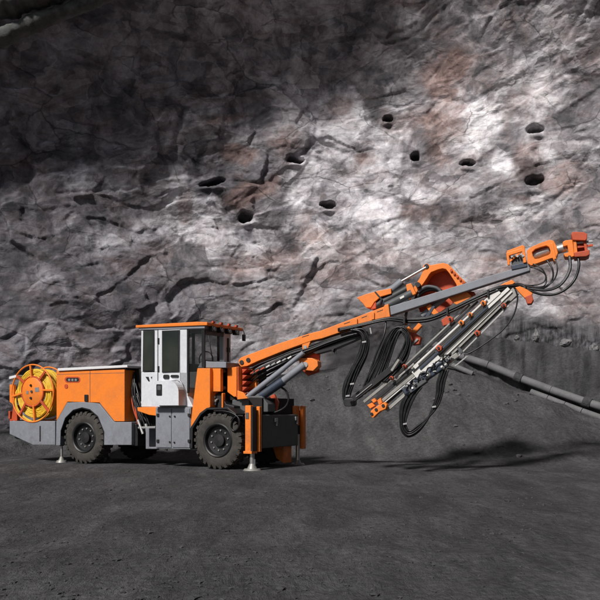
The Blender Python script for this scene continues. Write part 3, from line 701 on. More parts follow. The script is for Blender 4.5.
# boom mount with stepped front face
YM = -.74
mount = slab('boom_mount', ORANGE, rig, YM, YM+.12, [(227.2, 368.2), (238.6, 366.4), (238.8, 396), (234, 397), (227.2, 392)])
slab('mount_core', VOID, rig, YM+.1, .5, [(221.5, 368), (238, 368), (238, 400), (221.5, 400)], bevel=0)
xm = G.at(238.6, 380, YM).x
st = MB()
zA, zB = G.at(240, 366.6, YM).z, G.at(240, 397.5, YM).z
st.box(xm-.06, xm+.0, YM, YM+.62, zB, zA)
for k in range(5):
    z1 = zA-(zA-zB)*(k+.35)/5.2; st.poly([(xm, YM+.12, z1), (xm+.12, YM+.12, z1-.01), (xm, YM+.12, z1-.10)], (0, .26, 0))
st.build('stepped_bracket', DEEP_SHADED, rig, None, .005)  # shaded front face painted in the deeper orange
MB().poly([(xm, YM+.40, zA), (xm+.14, YM+.40, zA-.12), (xm+.2, YM+.40, zB+.0), (xm, YM+.40, zB-.05)], (0, .12, 0)).build('bracket_plate', ORANGE, rig, None, .006)
MB().poly([(xm-.02, YM-.02, zB+.14), (xm+.12, YM-.02, zB+.10), (xm+.22, YM-.02, zB-.02), (xm-.02, YM-.02, zB-.04)], (0, .04, 0)).build('bracket_plate', ORANGE, rig, None, .006)
for (a, b) in ((225, 371), (225, 388)):
    q = G.at(a, b, YM+.05); MB().cyl(q, q+Vector((0, -.08, 0)), .04, n=14).build('pivot_pin', STEEL, rig, None, 0, 'auto')

random.seed(14)
for k in range(5):
    MB().tube(pts(G, YN-.03+.03*k, (214+k, 411), (224, 411+k*.8), (233+k*.4, 413.5+k), (239, 419+k), (238.6-k*.5, 427+k), (234-k*.5, 431+k*.4), (231+k*.3, 427), (232.4+k*.2, 420), (237, 416), (243, 416+k*.6)), .016, 6).build('hydraulic_hose', HOSE, rig, None, 0, True)
# bumper box
xb = lx(253)+.02
zb0, zb1 = G.front(280, 447, xb).z, G.front(280, 414.6, xb).z
MB().box(xb-.5, xb, YN+.32, HW-.28, zb0, zb1).build('front_box', DGREY, rig, None, .02)
MB().box(xb-.45, xb-.1, YN+.36, HW-.3, zb1, zb1+.05).build('front_deck', DGREY, rig, None, .01)
for (a, b) in ((275.5, 420.5), (296, 419)):
    q = G.front(a, b, xb); h_ = MB(); h_.box(q.x, q.x+.03, q.y-.06, q.y+.05, q.z-.03, q.z+.05); h_.box(q.x, q.x+.03, q.y, q.y+.05, q.z-.11, q.z-.03); h_.build('box_clip', STEEL, rig, None, .006)
MB().poly([(xb-.4, HW-.7, zb0), (xb-.12, HW-.7, zb0), (xb-.12, HW-.7, zb0-.36), (xb-.3, HW-.7, zb0-.26)], (0, .35, 0)).build('under_bracket', ORANGE, rig, None, .01)
# front outriggers
def outrigger(yo, s):
    lo = .36; hi = zz(405.4, 249)
    x = xb
    o_ = MB().box(x-.19, x-.06, yo, yo+.11, lo, hi).build('outrigger', ORANGE, rig, None, .012)
    MB().box(x-.17, x-.1, yo+.0-.012, yo+.001, hi-.26, hi-.14).build('outrigger_label', DGREY, o_)
    MB().box(x-.06, x-.02, yo+.01, yo+.14, lo+.02, hi-.03).build('slide_plate', BLACK, o_, None, .004)
    MB().box(x-.22, x-.03, yo-.015, yo+.2, lo-.03, lo+.02).build('clamp_plate', ORANGE, o_, None, .006)
    MB().box(x-.12, x-.06, yo+.11, yo+.32, lo+.03, hi-.03).build('jack_housing', DGREY, o_, None, .006)
    MB().box(x-.06, x+.015, yo+.21, yo+.30, lo+.0, hi-.02).build('outrigger_flange', ORANGE, o_, None, .01)
    cxx, cyy = x-.10, yo+.12
    MB().cyl((cxx, cyy, lo), (cxx, cyy, .12), .048).build('jack_leg', CHROME, o_, None, 0, 'auto')
    MB().cyl((cxx+.06, cyy, lo-.14), (cxx+.06, cyy, .10), .02).build('jack_valve', DGREY, o_, None, 0, 'auto')
    f = MB(); f.cyl((cxx, cyy, 0), (cxx, cyy, .035), .18, .15, 24); f.cyl((cxx, cyy, .035), (cxx, cyy, .13), .10, .055, 20); f.build('foot_pad', DALU, o_, None, 0, 'auto')
outrigger(YN-.02, -1); 
def outrigger_far(yo):
    lo = .36; hi = zz(405.4, 249); x = xb
    o_ = MB().box(x-.06, x+.02, yo+.16, yo+.29, lo-.02, hi).build('outrigger', ORANGE, rig, None, .012)
    MB().box(x-.14, x-.065, yo-.12, yo+.16, hi-.42, hi).build('slide_plate', ORANGE, o_, None, .006)
    MB().box(x-.16, x-.065, yo+.16, yo+.29, lo, hi-.1).build('jack_housing', DGREY, o_, None, .006)
    cxx, cyy = x-.08, yo+.10
    MB().cyl((cxx, cyy, lo+.3), (cxx, cyy, .08), .045).build('jack_leg', CHROME, o_, None, 0, 'auto')
    f = MB(); f.cyl((cxx, cyy, 0), (cxx, cyy, .035), .16, .13, 24); f.cyl((cxx, cyy, .035), (cxx, cyy, .10), .08, .05, 20); f.build('foot_pad', DALU, o_, None, 0, 'auto')
outrigger_far(HW-.25)

# ------------------------------------------------------------------ boom, swung a little off the machine's axis
B = Frame(.20, -.28, R(10))
def bs(name, mat, parent, y0, y1, pp, bevel=.01):
    o_ = MB().poly(pts(B, y0, *pp), (0, y1-y0, 0)).build(name, mat, parent, B if parent is rig else None, bevel); return o_
def bc(name, mat, parent, p0, p1, r, y=0, y1=None, r1=None, n=18):
    a, b = B.at(p0[0], p0[1], y), B.at(p1[0], p1[1], y if y1 is None else y1)
    return MB().cyl(a, b, r, r1, n).build(name, mat, parent, B if parent is rig else None, 0, 'auto')
def bb(name, mat, parent, p0, p1, w, h, y=0, bevel=.006):
    return MB().beam(B.at(*p0, y), B.at(*p1, y), w, h).build(name, mat, parent, B if parent is rig else None, bevel)
def bh(p, r=.016, mat=HOSE, name='hydraulic_hose', parent=rig):
    """hose through (px, py, y) points"""
    return MB().tube([B.at(*q) for q in p], r, 8).build(name, mat, parent, B if parent is rig else None, 0, True)
arm = bs('boom_arm', ORANGE, rig, -.15, .15, [(238.5, 360), (241, 357.4), (248, 354.6), (280, 343), (309, 333.4), (320, 330.8), (350, 319.4), (388, 305), (389.4, 316), (357, 326.6), (322, 338.4), (312, 340.6), (283, 351), (258, 361), (247, 366), (241, 367), (238.6, 364)])
for (a, b) in ((241.8, 362.4), (248.4, 360.0)):
    q = B.at(a, b, -.15); MB().cyl(q+Vector((0, -.02, 0)), q+Vector((0, .34, 0)), .045).build('pivot_pin', BLACK, arm, None, 0, 'auto')
for pp in ([(302, 336.8), (309, 334.6), (309, 335.3), (302, 337.5)], [(344, 323.6), (350, 321.5), (350, 322.2), (344, 324.3)], [(361.5, 317.6), (367, 315.5), (367, 316.2), (361.5, 318.3)], [(377, 311.6), (383, 309.4), (383, 310.1), (377, 312.3)]):
    bs('arm_slot', BLACK, arm, -.153, -.14, pp, 0)
for (a, b) in ((355.8, 322.5), (372.8, 316.2)):
    bs('wear_pad_block', ORANGE, arm, -.185, -.14, [(a-1.4, b-3.4), (a+1.4, b-4), (a+1.4, b+3), (a-1.4, b+3.6)], .006)
bs('arm_collar', ORANGE, arm, -.17, .17, [(384, 305.4), (388.4, 303.8), (390, 317), (385.4, 318.4)], .008)
bs('cylinder_bracket', ORANGE, arm, -.14, -.06, [(302, 343.4), (311, 340.4), (307.6, 349), (304.4, 351.4), (302, 349)])
q = B.at(305, 347, -.15); MB().cyl(q, q+Vector((0, .1, 0)), .035, n=12).build('bracket_pin', STEEL, arm, None, 0, 'auto')
bs('cylinder_bracket', ORANGE, arm, -.20, .05, [(298.6, 358), (312, 358), (317.5, 361), (318, 366), (313, 371), (303, 370), (299.5, 364)])
bs('bracket_web', DEEP_SHADED, arm, .05, .10, [(300, 352), (320, 349), (319, 372), (308, 376), (300, 368)])
q = B.at(305, 364.6, -.22); MB().cyl(q, q+Vector((0, .12, 0)), .055, n=16).build('bracket_pin', STEEL, arm, None, 0, 'auto')
bs('arm_lower_link', ORANGE, arm, .0, .08, [(325, 344.6), (337, 339.6), (338, 343), (327, 348)])
# lift cylinders
lc = bc('lift_cylinder', GREY, rig, (248, 396.4), (284, 368.4), .055, -.28)
bc('piston_rod', GREY, lc, (283, 369), (303.5, 352.6), .048, -.28)
bc('barrel_end', STEEL, lc, (246, 398), (250, 394.8), .075, -.28)
lc = bc('lift_cylinder', BLUE, rig, (258, 398), (283.5, 380.6), .095, -.20)
bc('piston_rod', GREY, lc, (282, 381.6), (304.6, 364.6), .075, -.20)
bc('barrel_end', DGREY, lc, (254, 401), (261, 396), .10, -.20)
bs('swing_base', DGREY, rig, -.35, .3, [(232, 400), (252, 396), (262, 396), (268, 404), (268, 412), (240, 412), (232, 407)], .015)
bs('swing_yoke', DEEP_SHADED, rig, .1, .2, [(270, 396), (274, 394), (278, 402), (276, 411), (268, 411)], .01)
bh([(279, 386, -.1), (286, 391, -.1), (288.4, 400, -.1), (284, 408, -.1), (272, 413, -.1), (262, 411, -.1)], .022)
# hoses and fittings between arm and cylinders
random.seed(21)
for k in range(16):
    t = k/15
    y0 = -.18+random.random()*.28
    dy = random.uniform(-2, 2)
    bh([(247+2*t, 371+t*21, y0), (257+random.uniform(-2, 2), 364.5+t*18+dy*.6, y0), (275, 357.5+t*15+dy*.8, y0), (293, 350+t*12+dy, y0), (312, 344.6+t*9+dy*.6, y0+.02), (330, 338.8+t*7, y0), (350, 332.8+t*6, y0), (362+t*4, 331+t*4, y0)], random.choice((.014, .018, .022)), random.choice((HOSE, HOSE, HOSE, DGREY)))
for k in range(8):
    a = 250+k*5.4; b = 374-k*2.2
    bb('hose_fitting', random.choice((STEEL, ALU, DEEP_SHADED, DALU)), rig, (a, b), (a+3.6, b-2.2), .03, .03, -.24, .003)
bs('arm_guard', BLACK, rig, -.10, .12, [(312, 352), (332, 345), (352, 337), (367, 331), (368, 334), (353, 341), (334, 349), (333, 352), (331, 350), (316, 354)], .006)
bs('guard_pin', BLACK, rig, -.05, .0, [(333, 350), (335, 349), (336.4, 353.6), (334.4, 354)], 0)
# telescopic section
tele = bs('telescopic_boom', GREY, rig, -.11, .11, [(388, 307), (530, 263.4), (530, 270.6), (388, 316)], .012)
# hose run under the boom
for k in range(7):
    oy = -.20-.035*(k % 3); t = (k-3)*.75
    bh([(338, 330+t*.6, oy), (362, 324.6+t*.5, oy), (388, 319+t*.7, oy), (408, 320.4+t, oy-.1), (430, 318.6+t, oy-.16), (452, 309.6+t, oy-.2), (474, 299+t, oy-.22), (496, 289.6+t, oy-.2), (518, 286+t, oy-.1), (526, 287.6+t*.5, oy-.1)], .018 if k % 2 else .014)
for a, b in ((404, 320), (447, 311), (488, 293)):
    bs('hose_clamp', BLACK, rig, -.52, -.2, [(a-1, b-3.4), (a+1, b-3.8), (a+1, b+3.6), (a-1, b+4)], .004)

# --- rotation unit and slewing cylinders above the arm
rot = bs('rotation_bracket', ORANGE, rig, -.02, .34, [(356.6, 297.6), (366, 294), (377.6, 290.8), (391, 288.2), (391.4, 293.6), (381, 296.6), (374.4, 302), (371, 307.4), (366, 307.6), (362.4, 303)])
bs('bracket_strap', BLACK, rot, -.03, .0, [(374.2, 292), (375.6, 291.4), (382.4, 299), (381, 303), (379.6, 302.6), (380.4, 299.4)], .003)
bs('bracket_foot', DEEP_SHADED, rot, .0, .3, [(371, 302), (376, 300), (376, 308.6), (371, 309.4)])
rc_ = bc('slewing_cylinder', GREY, rig, (391, 290), (402, 281.2), .07, .12, None)
bc('piston_rod', CHROME, rc_, (401, 281.6), (426, 267.4), .026, .12)
bc('barrel_cap', GREY, rc_, (383, 293), (393, 287.8), .062, .12)
dk = bc('tilt_cylinder', BLACK, rig, (374, 308), (409, 288.5), .11, .12)
bc('cylinder_band', BLUE, dk, (382, 303.6), (385, 301.9), .117, .12)
bc('cylinder_tube', DGREY, dk, (386, 306), (412, 293), .075, -.02)
bs('rating_plate', ALU, dk, -.10, -.09, [(399.6, 297.4), (403.6, 295.2), (404.4, 297), (400.4, 299.2)], 0)
# clevis
bs('clevis_plate', ORANGE, rig, -.04, .04, [(405.8, 284.6), (411, 283), (413, 287), (416, 293.6), (412, 295.6), (409, 300), (407.4, 294)])
q = B.at(417.6, 284.6, .0); MB().cyl(q, q+Vector((0, .3, 0)), .05).build('pivot_pin', BLACK, rig, B, 0, 'auto')
bb('link_rod', DGREY, rig, (412, 286), (403.5, 327), .05, .05, .17)
# curved knee: flanges with a recessed web
outer = [(411, 294), (414.5, 286), (419.4, 278.6), (422.6, 272), (423, 265.4), (426.6, 263.2), (430.4, 265.2), (436, 264), (443, 262.8), (448.4, 264.2), (454, 270), (460, 276.6), (465.4, 281.4), (466.5, 290)]
inner = [(414.6, 295.6), (418, 290), (423.4, 283.4), (427, 278), (429, 274.6), (431, 272.2), (434, 271), (438, 269.4), (442.6, 268.4), (446, 269.2), (449.4, 273.4), (453, 279), (456.4, 284.4), (457.4, 291)]
knee = MB().band(pts(B, .12, *outer), pts(B, .12, *inner), (0, .40, 0), False).build('boom_knee', ORANGE, rig, B, .008)
bs('knee_web', DEEP_SHADED, knee, .44, .49, [(414, 294.6), (418, 289), (424, 281), (429, 273), (438, 268), (446, 268), (451, 274), (458, 286), (458, 300), (440, 312), (420, 312)], 0)  # recessed web, its shade put into the deeper orange
for (a, b) in ((426.4, 266.2), (417.4, 284.4)):
    q = B.at(a, b, .10); MB().cyl(q, q+Vector((0, .05, 0)), .045).build('pin_head', BLACK, knee, None, 0, 'auto')
for k in range(5):
    a = 451.4+k*3; b = 270.6+k*3
    q = B.at(a, b, .11); MB().cyl(q, q+Vector((0, -.03, 0)), .026, n=8).build('bolt', DEEP_SHADED, knee)
bs('knee_plate', ORANGE, rig, .02, .4, [(448.4, 297.6), (457, 293), (465, 290), (471.6, 296), (466, 302), (459.6, 306.6), (454, 303.4)], .012)
bs('knee_block', DEEP_SHADED, rig, .15, .45, [(464, 291), (474, 291.6), (476, 296), (469, 301)], .01)
bh([(412, 306, .2), (420, 294, .2), (430, 289, .2), (440, 291, .2), (446, 298, .2)], .045)
bh([(418, 292, .1), (426, 286.6, .1), (436, 287.6, .1), (441, 291.6, .1)], .03, DGREY)
# feed carriers
fc = bc('feed_cylinder', GREY, rig, (422, 316), (452, 292), .055, .1)
bs('feed_bracket', ORANGE, rig, -.02, .1, [(426, 307), (430, 303.6), (436, 310), (440, 314), (437, 317), (430, 312.4)])
bs('feed_bracket', ORANGE, rig, -.06, .08, [(405.6, 329), (408.6, 326), (411.6, 330.6), (418.6, 322.6), (422, 325.6), (414.6, 333.6), (420.4, 337), (416.4, 343), (409, 340)])
bs('bracket_hub', DEEP_SHADED, rig, -.1, .12, [(409, 331.6), (415, 333), (421, 337), (419, 344), (412, 345), (407.4, 339)])
bb('link_rod', BLUE, rig, (424, 322), (434, 306), .06, .06, .0)
bb('link_rod', STEEL, rig, (402, 354), (418, 339), .05, .04, -.1)
bb('link_rod', DGREY, rig, (441, 322), (455, 304), .07, .07, .05)
bs('knuckle', DEEP_SHADED, rig, -.1, .1, [(441, 320), (447, 316), (452, 318), (450, 324), (443, 326)])

# --- feed beam
FY = -.42
feed = bb('feed_beam', DALU, rig, (397, 386), (513, 291), .16, .25, FY+.14, .01)
def fb(name, mat, p0, p1, w, h, y, par=feed, bevel=.004): return bb(name, mat, par, p0, p1, w, h, y, bevel)
fb('guide_rail', ALU, (415, 368.6), (499, 291), .06, .11, FY-.02)
fb('guide_rail', ALU, (414.5, 375.4), (438, 355), .05, .16, FY-.03)
fb('guide_rail', ALU, (437.4, 353.4), (509, 288.4), .05, .06, FY-.01)
fb('rail_groove', BLUE, (420, 369), (488, 306.4), .02, .035, FY-.07)
fb('rail_groove', BLACK, (413, 371.6), (486, 305), .02, .016, FY-.075)
fb('hose_rail', DALU, (403, 367.8), (470, 304.6), .04, .03, FY+.05)
fb('hose_rail', BLACK, (400, 373), (478, 301.4), .04, .035, FY+.02)
fb('lower_channel', DALU, (430, 373), (516, 291), .12, .15, FY+.05)
fb('channel_edge', ALU, (434.4, 366.4), (512, 291.4), .02, .03, FY-.03)  # pale strip painting a highlight along the channel edge
fb('channel_edge', DALU, (437, 369), (508, 299.6), .05, .03, FY-.05)
fb('rail_groove', BLACK, (440, 357), (500.6, 300), .02, .02, FY-.06)
fb('guide_rail', CHROME, (418, 364), (487, 299.6), .03, .02, FY-.08)
fb('hose_rail', CHROME, (399, 376.6), (414, 363.6), .03, .03, FY-.02)
fb('rear_rail', ALU, (379, 407.4), (424, 369.4), .03, .02, FY-.03)
fb('rear_rail', CHROME, (391, 408), (421, 381.6), .02, .018, FY-.05)
fb('rear_rail', BLACK, (368, 406), (412, 369.6), .05, .06, FY+.02)
fb('channel_edge', BLACK, (436, 370.6), (510, 300.4), .03, .02, FY-.02)
fb('drill_steel', CHROME, (440, 374.8), (509, 305.6), .026, .026, FY-.05)
for a, b in ((460, 352), (477, 335), (503, 309)): bs('rod_guide', DGREY, feed, FY-.08, FY-.02, [(a-3.4, b-4.4), (a-1, b-5.6), (a+3, b-.6), (a+.6, b+2.6)], .004)
fb('drill_steel', STEEL, (455, 366.4), (472, 352.4), .025, .025, FY-.05)
fb('rear_rail', DALU, (372, 409.6), (418, 371.6), .08, .055, FY+.02)
fb('rear_rail', DALU, (386.6, 410.6), (424, 378), .06, .06, FY+.0)
fb('rear_rail', DALU, (364, 402), (404, 369), .05, .05, FY+.1)
fb('rear_groove', BLACK, (380, 409), (420, 374), .06, .05, FY+.03)
fb('hose_tray', BLACK, (349, 402.6), (402, 360.6), .10, .11, FY+.06)
fb('hose_tray_edge', STEEL, (356, 397), (372, 384.2), .02, .015, FY+.0)
fb('hose_tray_edge', DGREY, (352, 402.4), (398, 364.8), .03, .02, FY+.08)
bs('tray_nose', BLACK, feed, FY+.0, FY+.2, rrect(343.4, 398.4, 354.4, 406.4, 3), .01)
for (a, b, s, mt) in ((438.6, 348, 3.4, DEEP_SHADED), (461, 322.6, 3, ORANGE), (477, 333, 3.2, DEEP_SHADED), (404, 366.2, 2.2, DEEP_SHADED), (470, 314.6, 2.6, ORANGE), (450, 319, 3, DEEP_SHADED), (483, 303, 3, ORANGE), (503.6, 305.4, 2.8, DEEP_SHADED), (449, 360.4, 2, DEEP_SHADED), (391, 378, 2.2, DEEP_SHADED)):
    bs('rail_clamp', mt, feed, FY-.13, FY+.0, [(a-s, b), (a-s*.2, b-s), (a+s, b-s*.5), (a+s*.8, b+s*.6), (a, b+s)], .006)
    q = B.at(a, b, FY-.13); MB().cyl(q, q+Vector((0, -.03, 0)), .022, n=8).build('clamp_bolt', BLACK, feed)
# rock drill
drl = bb('rock_drill', BLUE, rig, (404, 392), (447, 362), .20, .15, FY-.06, .02)
fb('drill_body_cover', DGREY, (410, 391), (426, 379.4), .22, .11, FY-.08, drl, .015)
fb('drill_front_head', DALU, (446, 363), (458, 354.6), .10, .09, FY-.06, drl, .01)
random.seed(9)
for k in range(34):
    t = random.random(); a = 404+t*48+random.uniform(-2, 2); b = 392-t*33+random.uniform(-5.5, 3)
    q = B.at(a, b, FY-.17+random.uniform(-.02, .04)); e = Vector((random.uniform(-.05, .05), -.05, random.uniform(-.05, .05)))
    MB().cyl(q, q+e, random.uniform(.012, .026), n=8).build('drill_fitting', random.choice((STEEL, CHROME, ALU, BLUE, BLACK)), drl, None, 0, 'auto')
for k in range(5):
    bh([(410+k*8, 388-k*6, FY-.2), (412+k*8, 380-k*6, FY-.24), (419+k*8, 379-k*6, FY-.2)], .012, parent=drl)
# orange foot centraliser cluster
ct = bs('centraliser', ORANGE, rig, FY-.16, FY+.02, [(370.6, 411), (374, 408), (380, 404.6), (384.6, 401.8), (387, 404.6), (385.6, 409), (380, 411.4), (377, 414), (373, 418), (370.4, 416)])
for pp in ([(367, 405), (372, 402.6), (375, 405.6), (370, 408.6)], [(377, 400.4), (380.6, 397.6), (382, 402.6), (379, 405)], [(371, 400), (374.6, 398), (376.6, 401), (373.4, 403)]):
    bs('centraliser_jaw', ORANGE, ct, FY-.1, FY+.08, pp, .006)
for (a, b) in ((371.6, 414), (383, 405.6), (376, 409.6)):
    q = B.at(a, b, FY-.18); MB().cyl(q, q+Vector((0, .03, 0)), .03, n=10).build('jaw_pin', BLACK, ct)
# top end linkage
tl = bs('top_link', ORANGE, rig, FY+.05, FY+.2, [(484, 296), (497, 287), (505, 282.6), (512, 279.6), (515, 282.6), (507, 288), (496, 294), (489, 299)])
bs('top_link_arm', ORANGE, tl, FY-.02, FY+.1, [(515, 287.4), (520, 286.2), (527, 289.4), (532.6, 293), (531, 297), (525, 298.4), (519.6, 293)], .01)
bs('end_paddle', DEEP_SHADED, tl, FY-.1, FY+.12, [(524.6, 297), (531.8, 294), (533.6, 299.6), (531.4, 303.6), (527.2, 304)], .012)
# --- boom head
hd_ = bs('head_frame', ORANGE, rig, -.16, -.10, [(506, 252.6), (521.6, 248), (521.8, 245.4), (524.6, 245.6), (526.4, 262.4), (523.4, 263), (522, 251.6), (509, 255.6), (510, 265), (507.6, 265)])
bb('frame_brace', ORANGE, hd_, (509, 262), (521, 252), .03, .035, -.13)
bb('frame_brace', DEEP_SHADED, hd_, (508, 256), (520, 262), .03, .03, .1)
bb('frame_cross_bar', ORANGE, hd_, (507.5, 253.4), (523.4, 247.6), .26, .05, .0)
bs('head_motor', DGREY, rig, -.1, .12, [(511, 257.4), (516, 254.6), (523, 256), (526.4, 259.6), (526.6, 264), (512, 267.6)], .02)
bs('head_mount', BLUE, rig, -.13, .13, [(511, 265.6), (527, 261.6), (527.4, 266.6), (511.6, 270)], .01)
for k in range(5):
    q = B.at(512+k*2.8, 257-k*.2, -.13); MB().cyl(q, q+Vector((0, -.05, 0)), .02, n=8).build('motor_port', (STEEL, BLACK)[k % 2], rig, B)
out_l = [(526.6, 250.6), (531, 247), (540, 243), (549.6, 239.6), (553.6, 240.6), (556.6, 246), (558, 253), (556, 257.4), (550.6, 258.4), (541, 262), (531, 265.6), (527.6, 263.4)]
in_l = [(532, 252.2), (535.4, 249), (541, 247), (546.4, 245.6), (549, 247), (550.4, 250.6), (550.2, 253.6), (548, 255), (544, 256.4), (539, 258.4), (535, 259), (533, 256)]
bs('yoke_gap_shade', DGREY, rig, .1, .14, in_l, 0)  # dark plate added so the yoke opening reads as shade
lk = MB().band(pts(B, -.16, *out_l), pts(B, -.16, *in_l), (0, .32, 0)).build('head_yoke', ORANGE, rig, B, .01)
bc('yoke_motor', STEEL, lk, (533, 256), (549, 250), .085, .0)
bc('head_shaft', STEEL, rig, (552, 251), (566, 247), .085, .0)
bs('shaft_flange', ORANGE, rig, -.17, .17, [(550.6, 243.6), (553, 242.6), (556.4, 258.6), (554.4, 261.6), (552.6, 258)], .008)
bs('end_flange', ORANGE, rig, -.16, .16, [(562.6, 242), (565, 240.4), (570.6, 239.6), (572.6, 240), (574.4, 256), (571, 257.2), (565, 256.8), (563.4, 253.6), (568.4, 252.4), (567.4, 245.4), (563, 246.6)], .01)
bs('end_jaw', DEEP_SHADED, rig, -.22, .2, [(571, 233.8), (573, 231.6), (583.6, 232), (587.4, 233.8), (587, 238.6), (585.6, 240.6), (572.6, 240)], .012)
bs('end_jaw', DEEP_SHADED, rig, -.22, .2, [(573.4, 252.4), (582, 251), (589.6, 249.6), (589.8, 254.6), (586, 256.4), (574.6, 257)], .012)
bs('jaw_web', ORANGE, rig, -.18, -.1, [(573, 238), (576, 238), (577.6, 254), (574.2, 254)], .006)
bs('jaw_web', DEEP_SHADED, rig, -.16, -.1, [(583, 238), (585.8, 238), (588, 252), (585, 252)], .006)
bs('jaw_core', DEEP_SHADED, rig, .05, .14, [(573, 238), (586, 238), (588, 252), (574, 253)], 0)
for b in (243.6, 247.6): bb('jaw_pin', STEEL if b < 245 else DEEP_SHADED, rig, (574, b), (593, b-2.4), .04, .04, -.1)
# head hoses
bh([(529, 266, -.2), (538, 269.4, -.25), (545.4, 275, -.25), (543.6, 282, -.25), (533, 285.4, -.25), (519, 285, -.3)], .013)
bh([(533, 264, -.2), (541, 268, -.25), (546, 276, -.25), (545.6, 284, -.25), (540, 287, -.3), (524, 286, -.3)], .012)
bh([(546.6, 260, -.2), (552, 268, -.25), (553, 277, -.25), (549, 284, -.25), (541, 287.6, -.3), (522, 285.6, -.3)], .016)
bh([(555, 259, -.2), (557.4, 268, -.25), (555.6, 277, -.25), (550, 284, -.25), (542, 288.6, -.3), (526, 287.6, -.3)], .013)
for k in range(2): bh([(569+k*.9, 256, -.15), (569.6+k, 268, -.2), (564.4+k, 279.6, -.25), (555.6+k, 286.6+k, -.28), (543, 290+k*.6, -.3), (524, 287.6, -.3)], .021)
bh([(577.6, 256, -.15), (579, 266, -.2), (575, 279, -.22), (566, 289, -.28), (554, 294.4, -.3), (541, 294.2, -.3), (528, 290, -.3), (516, 286, -.3)], .024)
bh([(515, 289, -.5), (517.6, 298, -.5), (514, 314, -.5), (504, 328.6, -.5), (490, 340, -.5), (474, 350.6, -.5), (464, 355, -.5)], .014)
# --- big hanging hose bundles
random.seed(33)
for k in range(15):                              # left hanging bundle
    dx = (k % 4-1.5)*1.9; yy = -.30+.05*(k//4)+random.uniform(-.02, .02)
    j = lambda s=1.8: random.uniform(-s, s)
    bh([(352+dx*.5+k*.6, 330-k*.25, yy), (361+dx*.8, 331+j(), yy), (365.6+dx+j(.5), 340+j(), yy), (363.4+dx*1.2, 353+j(), yy), (356+dx*1.35+j(.6), 369, yy), (350+dx*1.5+j(.8), 383+j(2), yy), (346.6+dx*1.1, 394+j(2), yy), (348+dx*.6, 402+j(), yy), (354+dx*.5, 401, yy)], random.choice((.018, .022, .026)), HOSE)
for k in range(13):                              # rising loop behind the feed
    dx = (k-6)*1.15; yy = -.36+.03*(k % 4); dz = random.uniform(-3, 3)
    bh([(366+dx, 393-dx*.8, yy), (375+dx*1.1, 380+dz, yy), (383+dx*.9, 362+dz, yy), (390+dx*.8, 343+dz, yy), (397+dx*.55, 331+dz, yy), (403.4, 327.6+k*.55, yy), (407.4-dx*.25, 335+k*.3, yy), (407.2-dx*.5, 347+dz, yy), (402-dx*.7, 360+dz, yy), (393-dx*.5, 373+dz, yy), (384-dx*.3, 382, yy)], random.choice((.013, .018, .02)), HOSE)
bh([(386, 322, -.22), (384, 335, -.3), (377, 352, -.3), (372, 366, -.3), (366, 382, -.3)], .02)
bb('hose_sheath', DALU, rig, (391.6, 371), (399, 359.6), .06, .045, -.50)
bb('hose_sheath', STEEL, rig, (370, 327), (371.4, 334), .03, .03, -.2)
for k in range(9):                               # loop hanging under the drill
    dx = (k-4)*1.0; yy = FY-.10-.02*(k % 3)
    bh([(418+dx, 387, yy), (411+dx*1.2, 395, yy), (405.6+dx*1.2, 406, yy), (403+dx*.7, 420, yy), (404+dx*.5, 431-k*.6, yy), (409+dx*.2, 436.6-k*.7, yy), (418, 432-k*.8, yy), (428+dx*.2, 420-k*.4, yy), (435+dx*.5+random.uniform(-.8,.8), 406, yy), (439.4+dx*.7, 394, yy), (441+dx*.9, 382, yy), (445+dx*.8, 370, yy)], random.choice((.014, .019)), HOSE)
for (a, b) in ((405, 424), (434, 407), (347.6, 396), (352, 384), (364, 342)):
    bs('bundle_tie', STEEL, rig, FY-.2, FY-.12, [(a-2, b-.5), (a+2, b-1.2), (a+2, b+.4), (a-2, b+1)], .002)

# ------------------------------------------------------------------ low concrete wall, pipes and loose rock along the right hand side
def along(px, off):
    """point on the plan curve seen in this direction, off metres into the chamber"""
    s = np.interp(px, *_pxs); p = planat(s); t = planat(s+.05)-planat(s-.05); t /= np.linalg.norm(t)
    n_ = np.array([t[1], -t[0]]); return p+n_*off, n_
m_ = (XY[:, 0] > -9.5) & (XY[:, 0] < 12) & (XY[:, 1] > 15)
_pxs = (300+F*XY[m_, 0]/XY[m_, 1], su[m_])
def zat(p, py): return H+(HORZ-py)/F*p[1]
def concrete():
    m, n, l, b = nodes('old_concrete'); tc = n.new('ShaderNodeTexCoord')
    r = ramp(n, [(.3, (.028, .028, .03)), (.52, (.062, .062, .065)), (.72, (.11, .11, .114))]); l.new(noise(n, l, 1.1, 9, .68, tc.outputs['Object'], .4).outputs[0], r.inputs[0])
    r2 = ramp(n, [(.36, (.22,)*3), (.50, (1,)*3), (.66, (1.5,)*3)]); mp = n.new('ShaderNodeMapping'); mp.inputs['Scale'].default_value = (2, 2, .5); l.new(tc.outputs['Object'], mp.inputs[0]); l.new(noise(n, l, 1.6, 7, .6, mp.outputs[0]).outputs[0], r2.inputs[0])
    l.new(mix(n, l, .8, r.outputs[0], r2.outputs[0], 'MULTIPLY'), b.inputs['Base Color']); b.inputs['Roughness'].default_value = .85
    bp = n.new('ShaderNodeBump'); bp.inputs['Strength'].default_value = .8; bp.inputs['Distance'].default_value = .12; l.new(noise(n, l, 7, 9, .7, tc.outputs['Object']).outputs[0], bp.inputs['Height']); l.new(bp.outputs[0], b.inputs['Normal'])
    return m
CONC = concrete()
pxs = np.linspace(418, 690, 150); rows = []
